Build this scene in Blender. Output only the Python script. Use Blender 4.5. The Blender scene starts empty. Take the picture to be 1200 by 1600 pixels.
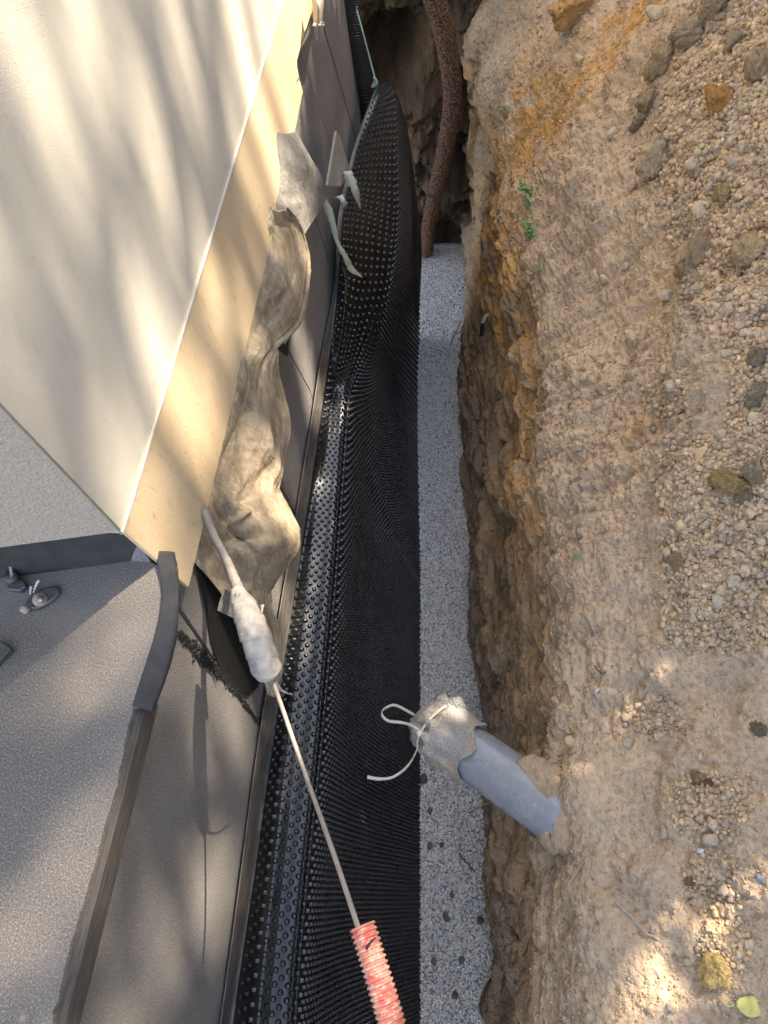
import bpy, math, random
import numpy as np
from mathutils import Vector, Matrix, Quaternion
from mathutils.bvhtree import BVHTree
random.seed(7); rng = np.random.default_rng(7)
S = bpy.context.scene; COL = S.collection

# ------------------------------------------------------------------ camera, sky, sun, exposure
F = 1110.; CX, CY = 600., 800.
def _frame():
    d = np.array([120., 585.]); X = 250.; Y = -(F*F + d[0]*X)/d[1]
    y = np.array([X, Y, F]); y /= np.linalg.norm(y)
    dn = np.array([d[0], d[1], F]); dn /= np.linalg.norm(dn)
    z = -dn; x = np.cross(y, z)
    return np.array([x, y, z])
RC = _frame()
cam_d = bpy.data.cameras.new('camera'); cam = bpy.data.objects.new('camera', cam_d); COL.objects.link(cam)
cam_d.sensor_fit = 'HORIZONTAL'; cam_d.sensor_width = 36; cam_d.lens = F/1200*36
cam_d.clip_start = .02; cam_d.clip_end = 200
M = Matrix([[RC[i][0], -RC[i][1], -RC[i][2]] for i in range(3)]).to_4x4()
cam.matrix_world = M
S.camera = cam
SUN = Vector((1, 1.2, 1.95)).normalized()
SUN_STRENGTH, SKY_STRENGTH, EXPOSURE = 4.2, .15, 2.3
w = bpy.data.worlds.new("World"); S.world = w; w.use_nodes = True
nt = w.node_tree; bg = nt.nodes['Background']
sky = nt.nodes.new('ShaderNodeTexSky'); sky.sky_type = 'NISHITA'; sky.sun_disc = False
sky.sun_elevation = math.asin(SUN.z); sky.sun_rotation = math.atan2(SUN.x, SUN.y)
hs = nt.nodes.new('ShaderNodeHueSaturation'); hs.inputs['Saturation'].default_value = .72
nt.links.new(sky.outputs[0], hs.inputs['Color']); nt.links.new(hs.outputs[0], bg.inputs[0]); bg.inputs[1].default_value = SKY_STRENGTH
sl = bpy.data.lights.new('sun', 'SUN'); sl.energy = SUN_STRENGTH; sl.angle = math.radians(.55); sl.color = (1, .88, .70)
so = bpy.data.objects.new('sun', sl); COL.objects.link(so)
so.rotation_euler = SUN.to_track_quat('Z', 'Y').to_euler()
S.view_settings.view_transform = 'Standard'; S.view_settings.look = 'None'
S.view_settings.exposure = EXPOSURE; S.view_settings.gamma = 1; S.view_settings.use_curve_mapping = False
S.cycles.max_bounces = 6; S.cycles.diffuse_bounces = 4

# ------------------------------------------------------------------ geometry helpers (survey: photo points -> points on real planes)
def ray(px, py): return RC @ np.array([px-CX, py-CY, F])
def PZ(px, py, z): r = ray(px, py); return r*z/r[2]
def PX(px, py, x): r = ray(px, py); return r*x/r[0]
def PY(px, py, y): r = ray(px, py); return r*y/r[1]
def PD(px, py, d): return ray(px, py)*d/F
def proj(P):
    P = np.asarray(P, float); v = P @ RC
    return v[..., 0]/v[..., 2]*F+CX, v[..., 1]/v[..., 2]*F+CY

_perm = np.random.default_rng(3).permutation(256); _perm = np.concatenate([_perm]*3)
_g = np.random.default_rng(4).normal(size=(256, 3)); _g /= np.linalg.norm(_g, axis=1)[:, None]
def perlin(x, y, z):
    xi, yi, zi = np.floor(x).astype(int), np.floor(y).astype(int), np.floor(z).astype(int)
    xf, yf, zf = x-xi, y-yi, z-zi
    u, v, t = [a*a*a*(a*(a*6-15)+10) for a in (xf, yf, zf)]
    xi &= 255; yi &= 255; zi &= 255
    r = 0
    for a in (0, 1):
        wx = u if a else 1-u
        for b in (0, 1):
            wy = v if b else 1-v
            for c in (0, 1):
                wz = t if c else 1-t
                h = _perm[_perm[_perm[xi+a]+yi+b]+zi+c]
                g = _g[h]
                r = r + wx*wy*wz*(g[..., 0]*(xf-a)+g[..., 1]*(yf-b)+g[..., 2]*(zf-c))
    return r
def fbm(x, y, z, o=4, gain=.5, ridged=False):
    r = 0; a = 1.; f = 1.
    for i in range(o):
        n = perlin(x*f+i*17.3, y*f+i*5.1, z*f+i*9.7)
        if ridged: n = .35-np.abs(n)
        r = r+a*n; a *= gain; f *= 2.03
    return r
def worley(x, y, z):
    xi, yi, zi = np.floor(x).astype(int), np.floor(y).astype(int), np.floor(z).astype(int); f1 = np.full(x.shape, 9.); f2 = np.full(x.shape, 9.); idv = np.zeros(x.shape)
    for a in (-1, 0, 1):
        for b in (-1, 0, 1):
            for c in (-1, 0, 1):
                h = _perm[_perm[_perm[(xi+a) & 255]+((yi+b) & 255)]+((zi+c) & 255)]; g = _g[h]*.5+.5
                d_ = (xi+a+g[..., 0]-x)**2+(yi+b+g[..., 1]-y)**2+(zi+c+g[..., 2]-z)**2
                n_ = d_ < f1; f2 = np.where(n_, f1, np.minimum(f2, d_)); idv = np.where(n_, h/255., idv); f1 = np.where(n_, d_, f1)
    return np.sqrt(f1), np.sqrt(f2), idv
def sstep(a, b, x): t = np.clip((x-a)/(b-a), 0, 1); return t*t*(3-2*t)

def catmull(net, nu, nv, us=None, vs=None):
    """net: rows x cols x 3 control points -> dense grid"""
    net = np.asarray(net, float); R, Cc, _ = net.shape
    def W(n, t):
        t = np.asarray(t)*(n-1); i = np.clip(np.floor(t).astype(int), 0, n-2); f = t-i
        m = np.zeros((len(t), n)); f2, f3 = f*f, f**3
        ws = [-.5*f3+f2-.5*f, 1.5*f3-2.5*f2+1, -1.5*f3+2*f2+.5*f, .5*f3-.5*f2]
        for k, wk in enumerate(ws):
            j = i+k-1
            lo = j < 0; hi = j > n-1; ok = ~(lo | hi); r = np.arange(len(t))
            np.add.at(m, (r[ok], j[ok]), wk[ok])
            np.add.at(m, (r[lo], np.zeros(lo.sum(), int)), 2*wk[lo]); np.add.at(m, (r[lo], np.ones(lo.sum(), int)), -wk[lo])
            np.add.at(m, (r[hi], np.full(hi.sum(), n-1)), 2*wk[hi]); np.add.at(m, (r[hi], np.full(hi.sum(), n-2)), -wk[hi])
        return m
    us = np.linspace(0, 1, nu) if us is None else us
    vs = np.linspace(0, 1, nv) if vs is None else vs
    return np.einsum('ur,rcd,vc->uvd', W(R, us), net, W(Cc, vs))
def grid_normals(P):
    du = np.gradient(P, axis=0); dv = np.gradient(P, axis=1)
    n = np.cross(du, dv); return n/np.maximum(np.linalg.norm(n, axis=-1, keepdims=True), 1e-9)
def grid_faces(nu, nv):
    i = np.arange(nu-1)[:, None]*nv+np.arange(nv-1)[None]
    return np.stack([i, i+1, i+nv+1, i+nv], -1).reshape(-1, 4)

def tag(o, label=None, cat=None, group=None, kind=None):
    if label: o['label'] = label
    if cat: o['category'] = cat
    if group: o['group'] = group
    if kind: o['kind'] = kind
    return o
def mesh_np(name, V, Fc, mat, col=None, smooth=True, mdata_only=False):
    V = np.asarray(V, np.float32).reshape(-1, 3); Fc = np.asarray(Fc, np.int32); k = Fc.shape[1]
    me = bpy.data.meshes.new(name)
    me.vertices.add(len(V)); me.vertices.foreach_set('co', V.ravel())
    me.loops.add(Fc.size); me.loops.foreach_set('vertex_index', Fc.ravel())
    me.polygons.add(len(Fc)); me.polygons.foreach_set('loop_start', np.arange(0, Fc.size, k, dtype=np.int32))
    me.polygons.foreach_set('loop_total', np.full(len(Fc), k, np.int32))
    me.polygons.foreach_set('use_smooth', np.full(len(Fc), smooth, bool))
    if col is not None:
        a = me.color_attributes.new('col', 'FLOAT_COLOR', 'POINT')
        c = np.ones((len(V), 4), np.float32); c[:, :3] = np.asarray(col).reshape(-1, 3); a.data.foreach_set('color', c.ravel())
    me.update(); me.validate(); me.materials.append(mat)
    return me
def link(name, me, parent=None, loc=None):
    o = bpy.data.objects.new(name, me); COL.objects.link(o)
    if parent: o.parent = parent
    if loc is not None: o.location = loc
    return o
def empty(name, loc=(0, 0, 0)):
    o = bpy.data.objects.new(name, None); COL.objects.link(o); o.location = loc; o.empty_display_size = .05; return o
def part(name, me, parent):
    """mesh given in world coordinates, child of a thing"""
    o = link(name, me, parent)
    p = Vector(parent.location); q = parent
    while q.parent: q = q.parent; p = p+Vector(q.location)
    o.location = -p if parent.type == 'EMPTY' else (0, 0, 0)
    return o
def pymesh(name, V, Fc, mat, smooth=False):
    me = bpy.data.meshes.new(name); me.from_pydata([tuple(map(float, v)) for v in V], [], [tuple(f) for f in Fc])
    me.materials.append(mat); me.update()
    if smooth: me.polygons.foreach_set('use_smooth', [True]*len(me.polygons))
    return me
def solid_poly(name, pts, off, mat, bevel=0):
    """extruded polygon: pts loop, off vector of thickness"""
    pts = [Vector(p) for p in pts]; n = len(pts); off = Vector(off)
    V = pts+[p+off for p in pts]
    Fc = [tuple(range(n)), tuple(range(2*n-1, n-1, -1))]+[((i+1) % n, i, i+n, (i+1) % n+n) for i in range(n)]
    import bmesh
    bm = bmesh.new(); vs = [bm.verts.new(v) for v in V]
    for f in Fc: bm.faces.new([vs[i] for i in f])
    bmesh.ops.recalc_face_normals(bm, faces=bm.faces)
    if bevel: bmesh.ops.bevel(bm, geom=list(bm.edges), offset=bevel, segments=1, affect='EDGES', clamp_overlap=True)
    bmesh.ops.triangulate(bm, faces=[f for f in bm.faces if len(f.verts) > 4])
    me = bpy.data.meshes.new(name); bm.to_mesh(me); bm.free(); me.materials.append(mat); return me
def resample(pts, n, radii=None):
    pts = np.asarray(pts, float)
    net = pts[:, None, :].repeat(2, 1)
    P = catmull(net, n, 2)[:, 0]
    if radii is None: return P
    r = np.interp(np.linspace(0, 1, n), np.linspace(0, 1, len(radii)), radii); return P, r
def tube(name, P, r, mat, seg=8, flat=1., col=None, cap=True, jit=0, twist=0):
    P = np.asarray(P, float); n = len(P); r = np.broadcast_to(r, n)
    T = np.gradient(P, axis=0); T /= np.linalg.norm(T, axis=1)[:, None]
    a = np.cross(T[0], [0.3, .2, 1]); a /= np.linalg.norm(a); V = []
    for i in range(n):
        a = a-T[i]*a.dot(T[i]); a /= np.linalg.norm(a); b = np.cross(T[i], a)
        for k in range(seg):
            t = 2*math.pi*k/seg+twist*i
            rr = r[i]*(1+(jit*rng.normal() if jit else 0))
            V.append(P[i]+rr*(a*math.cos(t)+b*math.sin(t)*flat))
    Fc = []
    for i in range(n-1):
        for k in range(seg):
            Fc.append((i*seg+k, i*seg+(k+1) % seg, (i+1)*seg+(k+1) % seg, (i+1)*seg+k))
    if cap: Fc += [tuple(range(seg-1, -1, -1)), tuple((n-1)*seg+k for k in range(seg))]
    return pymesh(name, V, Fc, mat, True)
def ribbon(name, P, W, wdir, mat, th=.0006, curl=None):
    """thin solid strip along P with width W along wdir"""
    P = np.asarray(P, float); n = len(P); W = np.broadcast_to(W, n); wdir = np.asarray(wdir, float)
    T = np.gradient(P, axis=0); T /= np.linalg.norm(T, axis=1)[:, None]; V = []; Fc = []
    for i in range(n):
        wd = wdir if wdir.ndim == 1 else wdir[i]
        wv = wd-T[i]*wd.dot(T[i]); wv /= np.linalg.norm(wv); nn = np.cross(T[i], wv)
        for s, t in ((-1, 1), (0, 1.6), (1, 1), (1, -1), (0, -.4), (-1, -1)): V.append(P[i]+wv*W[i]*.5*s+nn*th*t)
    for i in range(n-1):
        for k in range(6): Fc.append((i*6+k, i*6+(k+1) % 6, (i+1)*6+(k+1) % 6, (i+1)*6+k))
    Fc += [(5, 4, 3, 2, 1, 0), tuple((n-1)*6+k for k in range(6))]
    return pymesh(name, V, Fc, mat, True)

# icospheres
import bmesh
def ico(sub):
    bm = bmesh.new(); bmesh.ops.create_icosphere(bm, subdivisions=sub, radius=1)
    V = np.array([v.co[:] for v in bm.verts]); Fc = np.array([[v.index for v in f.verts] for f in bm.faces]); bm.free(); return V, Fc
ICO1, ICO2, ICO3, ICO4, ICO5 = ico(1), ico(2), ico(3), ico(4), ico(5)
def lump(base, seed, amp=.25, facet=.0, squash=(1, 1, 1)):
    V, Fc = base; V = V.copy(); r = np.random.default_rng(seed); o = r.uniform(0, 50, 3)
    n = fbm(V[:, 0]*1.1+o[0], V[:, 1]*1.1+o[1], V[:, 2]*1.1+o[2], 4, .55)
    for k in range(int(facet)):      # planar cuts -> broken faces
        d = r.normal(size=3); d /= np.linalg.norm(d); c = r.uniform(.5, .8); h = V@d
        V -= np.outer(np.maximum(h-c, 0)*.9, d)
    return V*(1+amp*n*1.6)[:, None]*np.array(squash), Fc
def rand_rot(n):
    q = rng.normal(size=(n, 4)); q /= np.linalg.norm(q, axis=1)[:, None]; a, b, c, d = q.T
    return np.stack([np.stack([1-2*(c*c+d*d), 2*(b*c-a*d), 2*(b*d+a*c)], -1), np.stack([2*(b*c+a*d), 1-2*(b*b+d*d), 2*(c*d-a*b)], -1), np.stack([2*(b*d-a*c), 2*(c*d+a*b), 1-2*(b*b+c*c)], -1)], -2)
def scatter(name, tmpl, P, sc, mat, col, parent=None, rots=None):
    """joined mesh of many copies"""
    n = len(P); rots = rand_rot(n) if rots is None else rots; Vs = []; Fs = []; Cs = []; base = 0
    idx = rng.integers(0, len(tmpl), n)
    for t, (V, Fc) in enumerate(tmpl):
        k = np.where(idx == t)[0]
        if not len(k): continue
        s = sc[k] if sc.ndim == 2 else sc[k][:, None]
        A = np.einsum('nij,vj->nvi', rots[k], V)*s[:, None, :]+P[k][:, None, :]
        Vs.append(A.reshape(-1, 3)); Fs.append((Fc[None]+(np.arange(len(k))*len(V))[:, None, None]).reshape(-1, Fc.shape[1])+base)
        Cs.append(np.repeat(col[k], len(V), 0)); base += len(k)*len(V)
    me = mesh_np(name, np.concatenate(Vs), np.concatenate(Fs), mat, np.concatenate(Cs))
    return link(name, me, parent)

# ------------------------------------------------------------------ materials
def new_mat(name):
    m = bpy.data.materials.new(name); m.use_nodes = True; t = m.node_tree; return m, t, t.nodes['Principled BSDF']
def nd(t, typ, **kw):
    n = t.nodes.new(typ)
    for k, v in kw.items():
        if k in n.inputs: n.inputs[k].default_value = v
        else: setattr(n, k, v)
    return n
def mixc(t, fac, a, b, mode='MIX'):
    n = t.nodes.new('ShaderNodeMix'); n.data_type = 'RGBA'; n.blend_type = mode
    for s, v in ((0, fac), (6, a), (7, b)):
        if hasattr(v, 'default_value') or hasattr(v, 'links'): t.links.new(v, n.inputs[s])
        else: n.inputs[s].default_value = v if s == 0 else (*v, 1)
    return n.outputs[2]
def ramp(t, fac, stops):
    n = t.nodes.new('ShaderNodeValToRGB'); e = n.color_ramp.elements
    while len(e) > 1: e.remove(e[-1])
    e[0].position = stops[0][0]; e[0].color = (*stops[0][1], 1) if len(stops[0][1]) == 3 else stops[0][1]
    for p, c in stops[1:]: x = e.new(p); x.color = (*c, 1)
    t.links.new(fac, n.inputs[0]); return n.outputs[0]
G = lambda v: (v, v, v)
def coords(t, scale=(1, 1, 1), rot=(0, 0, 0)):
    c = t.nodes.new('ShaderNodeTexCoord'); m = t.nodes.new('ShaderNodeMapping'); m.inputs[3].default_value = scale; m.inputs[2].default_value = rot
    t.links.new(c.outputs['Object'], m.inputs[0]); return m.outputs[0]
def noise(t, vec, scale, detail=4, rough=.55, dist=0):
    n = nd(t, 'ShaderNodeTexNoise', Scale=scale, Detail=detail, Roughness=rough, Distortion=dist); t.links.new(vec, n.inputs[0]); return n.outputs[0]
def voro(t, vec, scale, out=0, feature='F1'):
    n = t.nodes.new('ShaderNodeTexVoronoi'); n.feature = feature; n.inputs['Scale'].default_value = scale; t.links.new(vec, n.inputs[0]); return n.outputs[out]
def bump(t, bs, hs, dist=.002, strength=1, prev=None):
    b = nd(t, 'ShaderNodeBump', Distance=dist, Strength=strength); t.links.new(hs, b.inputs['Height'])
    if prev is not None: t.links.new(prev, b.inputs['Normal'])
    t.links.new(b.outputs[0], bs.inputs['Normal']); return b.outputs[0]
def simple(name, col, rough=.8, var=.25, scale=20, bump_d=.001, bump_s=150, metal=0, spec=None, col2=None, sc=(1, 1, 1), coat=0):
    m, t, b = new_mat(name); v = coords(t, sc); n = noise(t, v, scale, 6)
    c2 = col2 if col2 else tuple(x*(1-var) for x in col); c1 = tuple(min(1, x*(1+var*.5)) for x in col)
    t.links.new(ramp(t, n, [(.3, c2), (.7, c1)]), b.inputs['Base Color']); b.inputs['Roughness'].default_value = rough; b.inputs['Metallic'].default_value = metal
    if spec is not None: b.inputs['Specular IOR Level'].default_value = spec
    if coat: b.inputs['Coat Weight'].default_value = coat
    if bump_d: bump(t, b, noise(t, v, bump_s, 3), bump_d)
    return m

def mat_soil(name='soil', attr=True, scale=1):
    m, t, b = new_mat(name); v = coords(t)
    if attr:
        a = t.nodes.new('ShaderNodeAttribute'); a.attribute_name = 'col'; base = a.outputs[0]
    else:
        oi = t.nodes.new('ShaderNodeObjectInfo')
        base = ramp(t, oi.outputs['Random'], [(0, (.42, .33, .24)), (.35, (.50, .395, .28)), (.6, (.56, .44, .29)), (.85, (.44, .36, .27)), (1, (.60, .44, .25))])
    n1 = noise(t, v, 90*scale, 6, .65); n2 = noise(t, v, 12*scale, 5, .6); n3 = voro(t, v, 160*scale)
    c = mixc(t, 1, base, ramp(t, n1, [(.25, G(.74)), (.5, G(1)), (.75, G(1.22))]), 'MULTIPLY')
    c = mixc(t, 1, c, ramp(t, n2, [(.3, (.8, .82, .86)), (.6, (1.05, 1.02, 1))]), 'MULTIPLY')
    t.links.new(c, b.inputs['Base Color']); b.inputs['Roughness'].default_value = .95; b.inputs['Specular IOR Level'].default_value = .15
    p = bump(t, b, n1, .006 if attr else .0022)
    bump(t, b, n3, .002 if attr else .0008, .7, p)
    return m
M_soil = mat_soil(); M_clod = mat_soil('clod_soil', False, .03)
def mat_render():
    m, t, b = new_mat('cream_render'); v = coords(t)
    n = noise(t, v, 3.5, 5, .6); g = noise(t, v, 560, 3, .6); s = noise(t, v, 18, 6, .7)
    c = ramp(t, n, [(.35, (.54, .485, .40)), (.65, (.61, .55, .455))])
    c = mixc(t, 1, c, ramp(t, s, [(.25, G(.86)), (.45, G(1))]), 'MULTIPLY')
    sp = voro(t, v, 60); c = mixc(t, 1, c, ramp(t, sp, [(.03, (.55, .5, .45)), (.06, G(1))]), 'MULTIPLY')
    t.links.new(c, b.inputs['Base Color']); b.inputs['Roughness'].default_value = .85
    p = bump(t, b, g, .0006); bump(t, b, n, .006, .3, p); return m
M_render = mat_render()
def mat_render_coarse():
    m, t, b = new_mat('grey_textured_render'); v = coords(t); g = noise(t, v, 260, 3, .5)
    t.links.new(ramp(t, g, [(.3, (.33, .265, .21)), (.7, (.43, .35, .285))]), b.inputs['Base Color']); b.inputs['Roughness'].default_value = .9
    bump(t, b, g, .003); return m
M_rcoarse = mat_render_coarse()
M_white = simple('white_profile', (.52, .475, .41), .6, .1, 30)
def mat_plinth():
    m, t, b = new_mat('buff_board'); v = coords(t); n = noise(t, v, 5, 5, .6); s = noise(t, coords(t, (1, 3, 1)), 30, 6, .7); f = noise(t, v, 300, 3)
    c = ramp(t, n, [(.3, (.47, .34, .20)), (.7, (.60, .46, .29))]); c = mixc(t, 1, c, ramp(t, s, [(.28, (.72, .68, .62)), (.42, G(1))]), 'MULTIPLY')
    t.links.new(c, b.inputs['Base Color']); b.inputs['Roughness'].default_value = .85; bump(t, b, f, .0008); return m
M_plinth = mat_plinth()
def mat_insul(name='insulation', c1=(.15, .137, .128), c2=(.30, .272, .25)):
    m, t, b = new_mat(name); v = coords(t); g = noise(t, v, 330, 4, .75); n = noise(t, v, 6, 5)
    k = voro(t, v, 520)
    c = ramp(t, g, [(.32, c1), (.62, c2), (.74, tuple(x*1.9 for x in c2))]); c = mixc(t, 1, c, ramp(t, n, [(.3, G(.82)), (.7, G(1.1))]), 'MULTIPLY')
    t.links.new(c, b.inputs['Base Color']); b.inputs['Roughness'].default_value = .85; b.inputs['Specular IOR Level'].default_value = .3
    bump(t, b, k, .0022); return m
M_insul = mat_insul()
def mat_felt():
    m, t, b = new_mat('mineral_felt'); v = coords(t); g = noise(t, v, 420, 4, .8); n = noise(t, v, 5, 6, .6)
    c = ramp(t, g, [(.35, (.08, .068, .058)), (.55, (.19, .162, .135)), (.70, (.48, .42, .35))])
    c = mixc(t, ramp(t, n, [(.45, G(0)), (.75, G(.55))]), c, (.30, .25, .20))
    y = voro(t, v, 9); c = mixc(t, ramp(t, y, [(.02, G(.6)), (.05, G(0))]), c, (.42, .33, .18))
    t.links.new(c, b.inputs['Base Color']); b.inputs['Roughness'].default_value = .78
    bump(t, b, g, .0022); return m
M_felt = mat_felt()
M_flap_shadow = simple('tar_flap_shadow', (.036, .034, .034), .9, .4, 40, .0012, 200)  # tar flap tone, also used for the painted shadow strip under the house
M_tar = simple('tar', (.008, .008, .008), .6, .4, 60, .003, 120)
def mat_wood(name, c1, c2, sc=(8, 1, 8), rot=(0, 0, 0)):
    m, t, b = new_mat(name); v = coords(t, sc, rot); n = noise(t, v, 22, 6, .65, .4); f = noise(t, coords(t), 200, 3)
    t.links.new(ramp(t, n, [(.3, c1), (.7, c2)]), b.inputs['Base Color']); b.inputs['Roughness'].default_value = .8
    p = bump(t, b, n, .002); bump(t, b, f, .0005, .6, p); return m
M_wood = mat_wood('weathered_board', (.035, .03, .025), (.12, .10, .08), (14, 1, 14))
def mat_membrane():
    m, t, b = new_mat('black_membrane'); v = coords(t); n = noise(t, v, 25, 5, .6)
    t.links.new(ramp(t, n, [(.35, (.006, .006, .007)), (.68, (.014, .014, .015)), (.8, (.04, .035, .03))]), b.inputs['Base Color'])
    t.links.new(ramp(t, n, [(.3, G(.25)), (.7, G(.38))]), b.inputs['Roughness']); b.inputs['Specular IOR Level'].default_value = .6
    bump(t, b, noise(t, v, 60, 3), .0015, .4); return m
M_memb = mat_membrane()
def mat_margin():
    m, t, b = new_mat('membrane_margin'); v = coords(t, (1, .35, 1)); n = noise(t, v, 60, 6, .7)
    t.links.new(ramp(t, n, [(.35, (.07, .06, .052)), (.7, (.18, .155, .135))]), b.inputs['Base Color']); b.inputs['Roughness'].default_value = .5; bump(t, b, n, .001); return m
M_margin = mat_margin()
def mat_fleece(name='dirty_fleece', a=(.11, .082, .055), bb=(.31, .245, .17), cc=(.52, .43, .30)):
    m, t, b = new_mat(name); v = coords(t, (1, 1, .45), (.5, .3, 0)); n = noise(t, v, 14, 7, .68, 1.2); f = noise(t, coords(t, (1, 1, .2), (.6, 0, .3)), 160, 4, .7, 1)
    c = ramp(t, n, [(.15, a), (.5, bb), (.85, cc)]); c = mixc(t, 1, c, ramp(t, f, [(.3, G(.72)), (.6, G(1.1))]), 'MULTIPLY')
    t.links.new(c, b.inputs['Base Color']); b.inputs['Roughness'].default_value = .9; b.inputs['Specular IOR Level'].default_value = .2
    p = bump(t, b, n, .006, .6); bump(t, b, f, .002, .8, p); return m
M_fleece = mat_fleece(); M_fleece2 = mat_fleece('grey_fleece', (.09, .08, .07), (.19, .175, .155), (.30, .275, .245))
def mat_attr(name, rough=.85, bscale=300, bd=.001):
    m, t, b = new_mat(name); a = t.nodes.new('ShaderNodeAttribute'); a.attribute_name = 'col'; v = coords(t); n = noise(t, v, bscale, 3)
    t.links.new(mixc(t, 1, a.outputs[0], ramp(t, n, [(.3, G(.8)), (.7, G(1.15))]), 'MULTIPLY'), b.inputs['Base Color']); b.inputs['Roughness'].default_value = rough; bump(t, b, n, bd); return m
M_gravel = mat_attr('grey_gravel', .85)
M_gbase = simple('gravel_bed', (.36, .36, .36), .95, .3, 80, .004, 120)
M_leafs = mat_attr('leaf', .55, 60, .0005)
M_bark = mat_wood('bark', (.05, .035, .025), (.16, .12, .085), (6, 6, 1))

# ------------------------------------------------------------------ soil bank on the right of the trench
def track(pts):
    a = np.array([PZ(*p) for p in pts]); a = a[np.argsort(a[:, 1])]; return a
toe = track([(765, 1600, -2.6), (745, 1250, -2.6), (738, 1100, -2.6), (728, 850, -2.6), (722, 700, -2.6), (720, 520, -2.6), (718, 390, -2.6)])
crest = track([(905, 1650, -1.5), (893, 1500, -1.5), (860, 1290, -1.5), (868, 1000, -1.5), (853, 700, -1.5), (850, 500, -1.5), (815, 330, -1.5), (770, 120, -1.5), (735, 0, -1.5)])
STN = np.array([-1.6, -.9, -.5, -.25, 0, .2, .4, .65, .95, 1.3, 1.7, 2.1, 2.5, 2.9, 3.4, 4.2, 6.])
net = []
for y in STN:
    xt = np.interp(y, toe[:, 1], toe[:, 0]); xc = np.interp(y, crest[:, 1], crest[:, 0])
    near = 1-sstep(.15, .75, y)
    a1 = math.radians(58)*near+math.radians(55)*(1-near); a2 = math.radians(27)*near+math.radians(54)*(1-near)
    l1 = .13; x4 = xc+l1*math.cos(a1); z4 = -1.5+l1*math.sin(a1)
    l2 = .42; x5 = x4+l2*math.cos(a2); z5 = z4+l2*math.sin(a2)
    x6 = max(x5+.15, x5+(-.45-z5)/math.tan(math.radians(48))); z6 = -.45
    row = [(xt+.10, -2.80), (xt+.025, -2.62), (xt+.035+.3*(xc-xt), -2.2), (xt+.03+.62*(xc-xt), -1.85), (xc-.02, -1.62), (xc, -1.5), (x4, z4), ((x4+x5)/2, (z4+z5)/2), (x5, z5), ((x5+x6)/2, (z5+z6)/2), (x6, z6), (x6+.5, z6+.06), (3.2, -.42)]
    net.append([(x, y, z) for x, z in row])
net = np.array(net)
# arc-length style sampling: dense where seen
ys = np.concatenate([np.linspace(-1.6, -.55, 40, endpoint=False), np.linspace(-.55, 1.3, 520, endpoint=False), np.linspace(1.3, 3.1, 300, endpoint=False), np.linspace(3.1, 6, 30)])
us = np.interp(ys, STN, np.linspace(0, 1, len(STN)))
nc = net.shape[1]
vs = np.concatenate([np.linspace(0, 1, 6, endpoint=False), np.linspace(1, 5, 230, endpoint=False), np.linspace(5, 8, 200, endpoint=False), np.linspace(8, 10, 90, endpoint=False), np.linspace(10, 12, 20)])/(nc-1)
B = catmull(net, 0, 0, us, vs)
# keep Y regular (catmull in u of irregular stations): reset Y
B[..., 1] = ys[:, None]
N = -grid_normals(B)
N = np.where((N[..., 2:3] < -.3), -N, N)
X, Y, Z = B[..., 0], B[..., 1], B[..., 2]
wall = 1-sstep(-1.60, -1.48, Z); slope = 1-wall
ppx, ppy = proj(B)
behind = (B@RC)[..., 2] < .05
ppx = np.where(behind, 1500, ppx); ppy = np.where(behind, 2500, ppy)
arc = np.concatenate([np.zeros((len(ys), 1)), np.cumsum(np.linalg.norm(np.diff(B, axis=1), axis=-1), axis=1)], 1)
nearm = 1-sstep(.3, .8, Y)
d = .05*fbm(X*2.2, Y*2.2, Z*2.2, 3)
strata = fbm(Y*1.5+.12*fbm(X*5, Y*5, Z*5, 2), arc*15, X*0, 4, .55, True)
d = d+wall*(.042*(strata-.25)+.022*fbm(X*7, Y*3, Z*9, 5, .55))
wx_, wy_, wz_ = [.35*fbm(X*9+k, Y*9, Z*9, 3) for k in (0, 20, 40)]
a1_, a2_, ai_ = worley(X*15+wx_, Y*8+wy_, Z*15+wz_)
d = d+wall*(.020*(ai_-.5)*sstep(0, .12, a2_-a1_)-.007*(1-sstep(0, .10, a2_-a1_)))
b1_, b2_, bi_ = worley(X*44+wx_*3, Y*34+wy_*3, Z*44+wz_*3)
rmask = sstep(-.1, .2, fbm(X*3.3, Y*3.3, Z*3.3+20, 3))
d = d+(.0065*(bi_-.5)*sstep(0, .2, b2_-b1_)+.004*(.6-b1_))*(wall*.8+slope*(.35+.65*rmask))
c1_, c2_, ci_ = worley(X*8+wx_, Y*7+wy_, Z*8+wz_)
d = d+slope*.010*(ci_-.5)*sstep(0, .10, c2_-c1_)*rmask
chunk = fbm(Y*5+3, arc*9, X*0+2, 3, .5)
d = d+wall*.016*np.tanh(chunk*10)*(.3+.7*sstep(-.1, .2, fbm(Y*2, arc*3, X*0+8, 2)))
fall = Y*1.0
st = fbm(Y*24+.25*arc*10, arc*2.6, X*0+7, 4, .6)
rough_m = .45+.55*sstep(-.15, .25, fbm(X*4, Y*4, Z*4+8, 2))
d = d+slope*(.015*st*(1-.75*nearm)+rough_m*(.018*fbm(X*13, Y*13, Z*13, 5, .62)+.012*fbm(X*38, Y*38, Z*38, 3, .6, True)))
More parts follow.
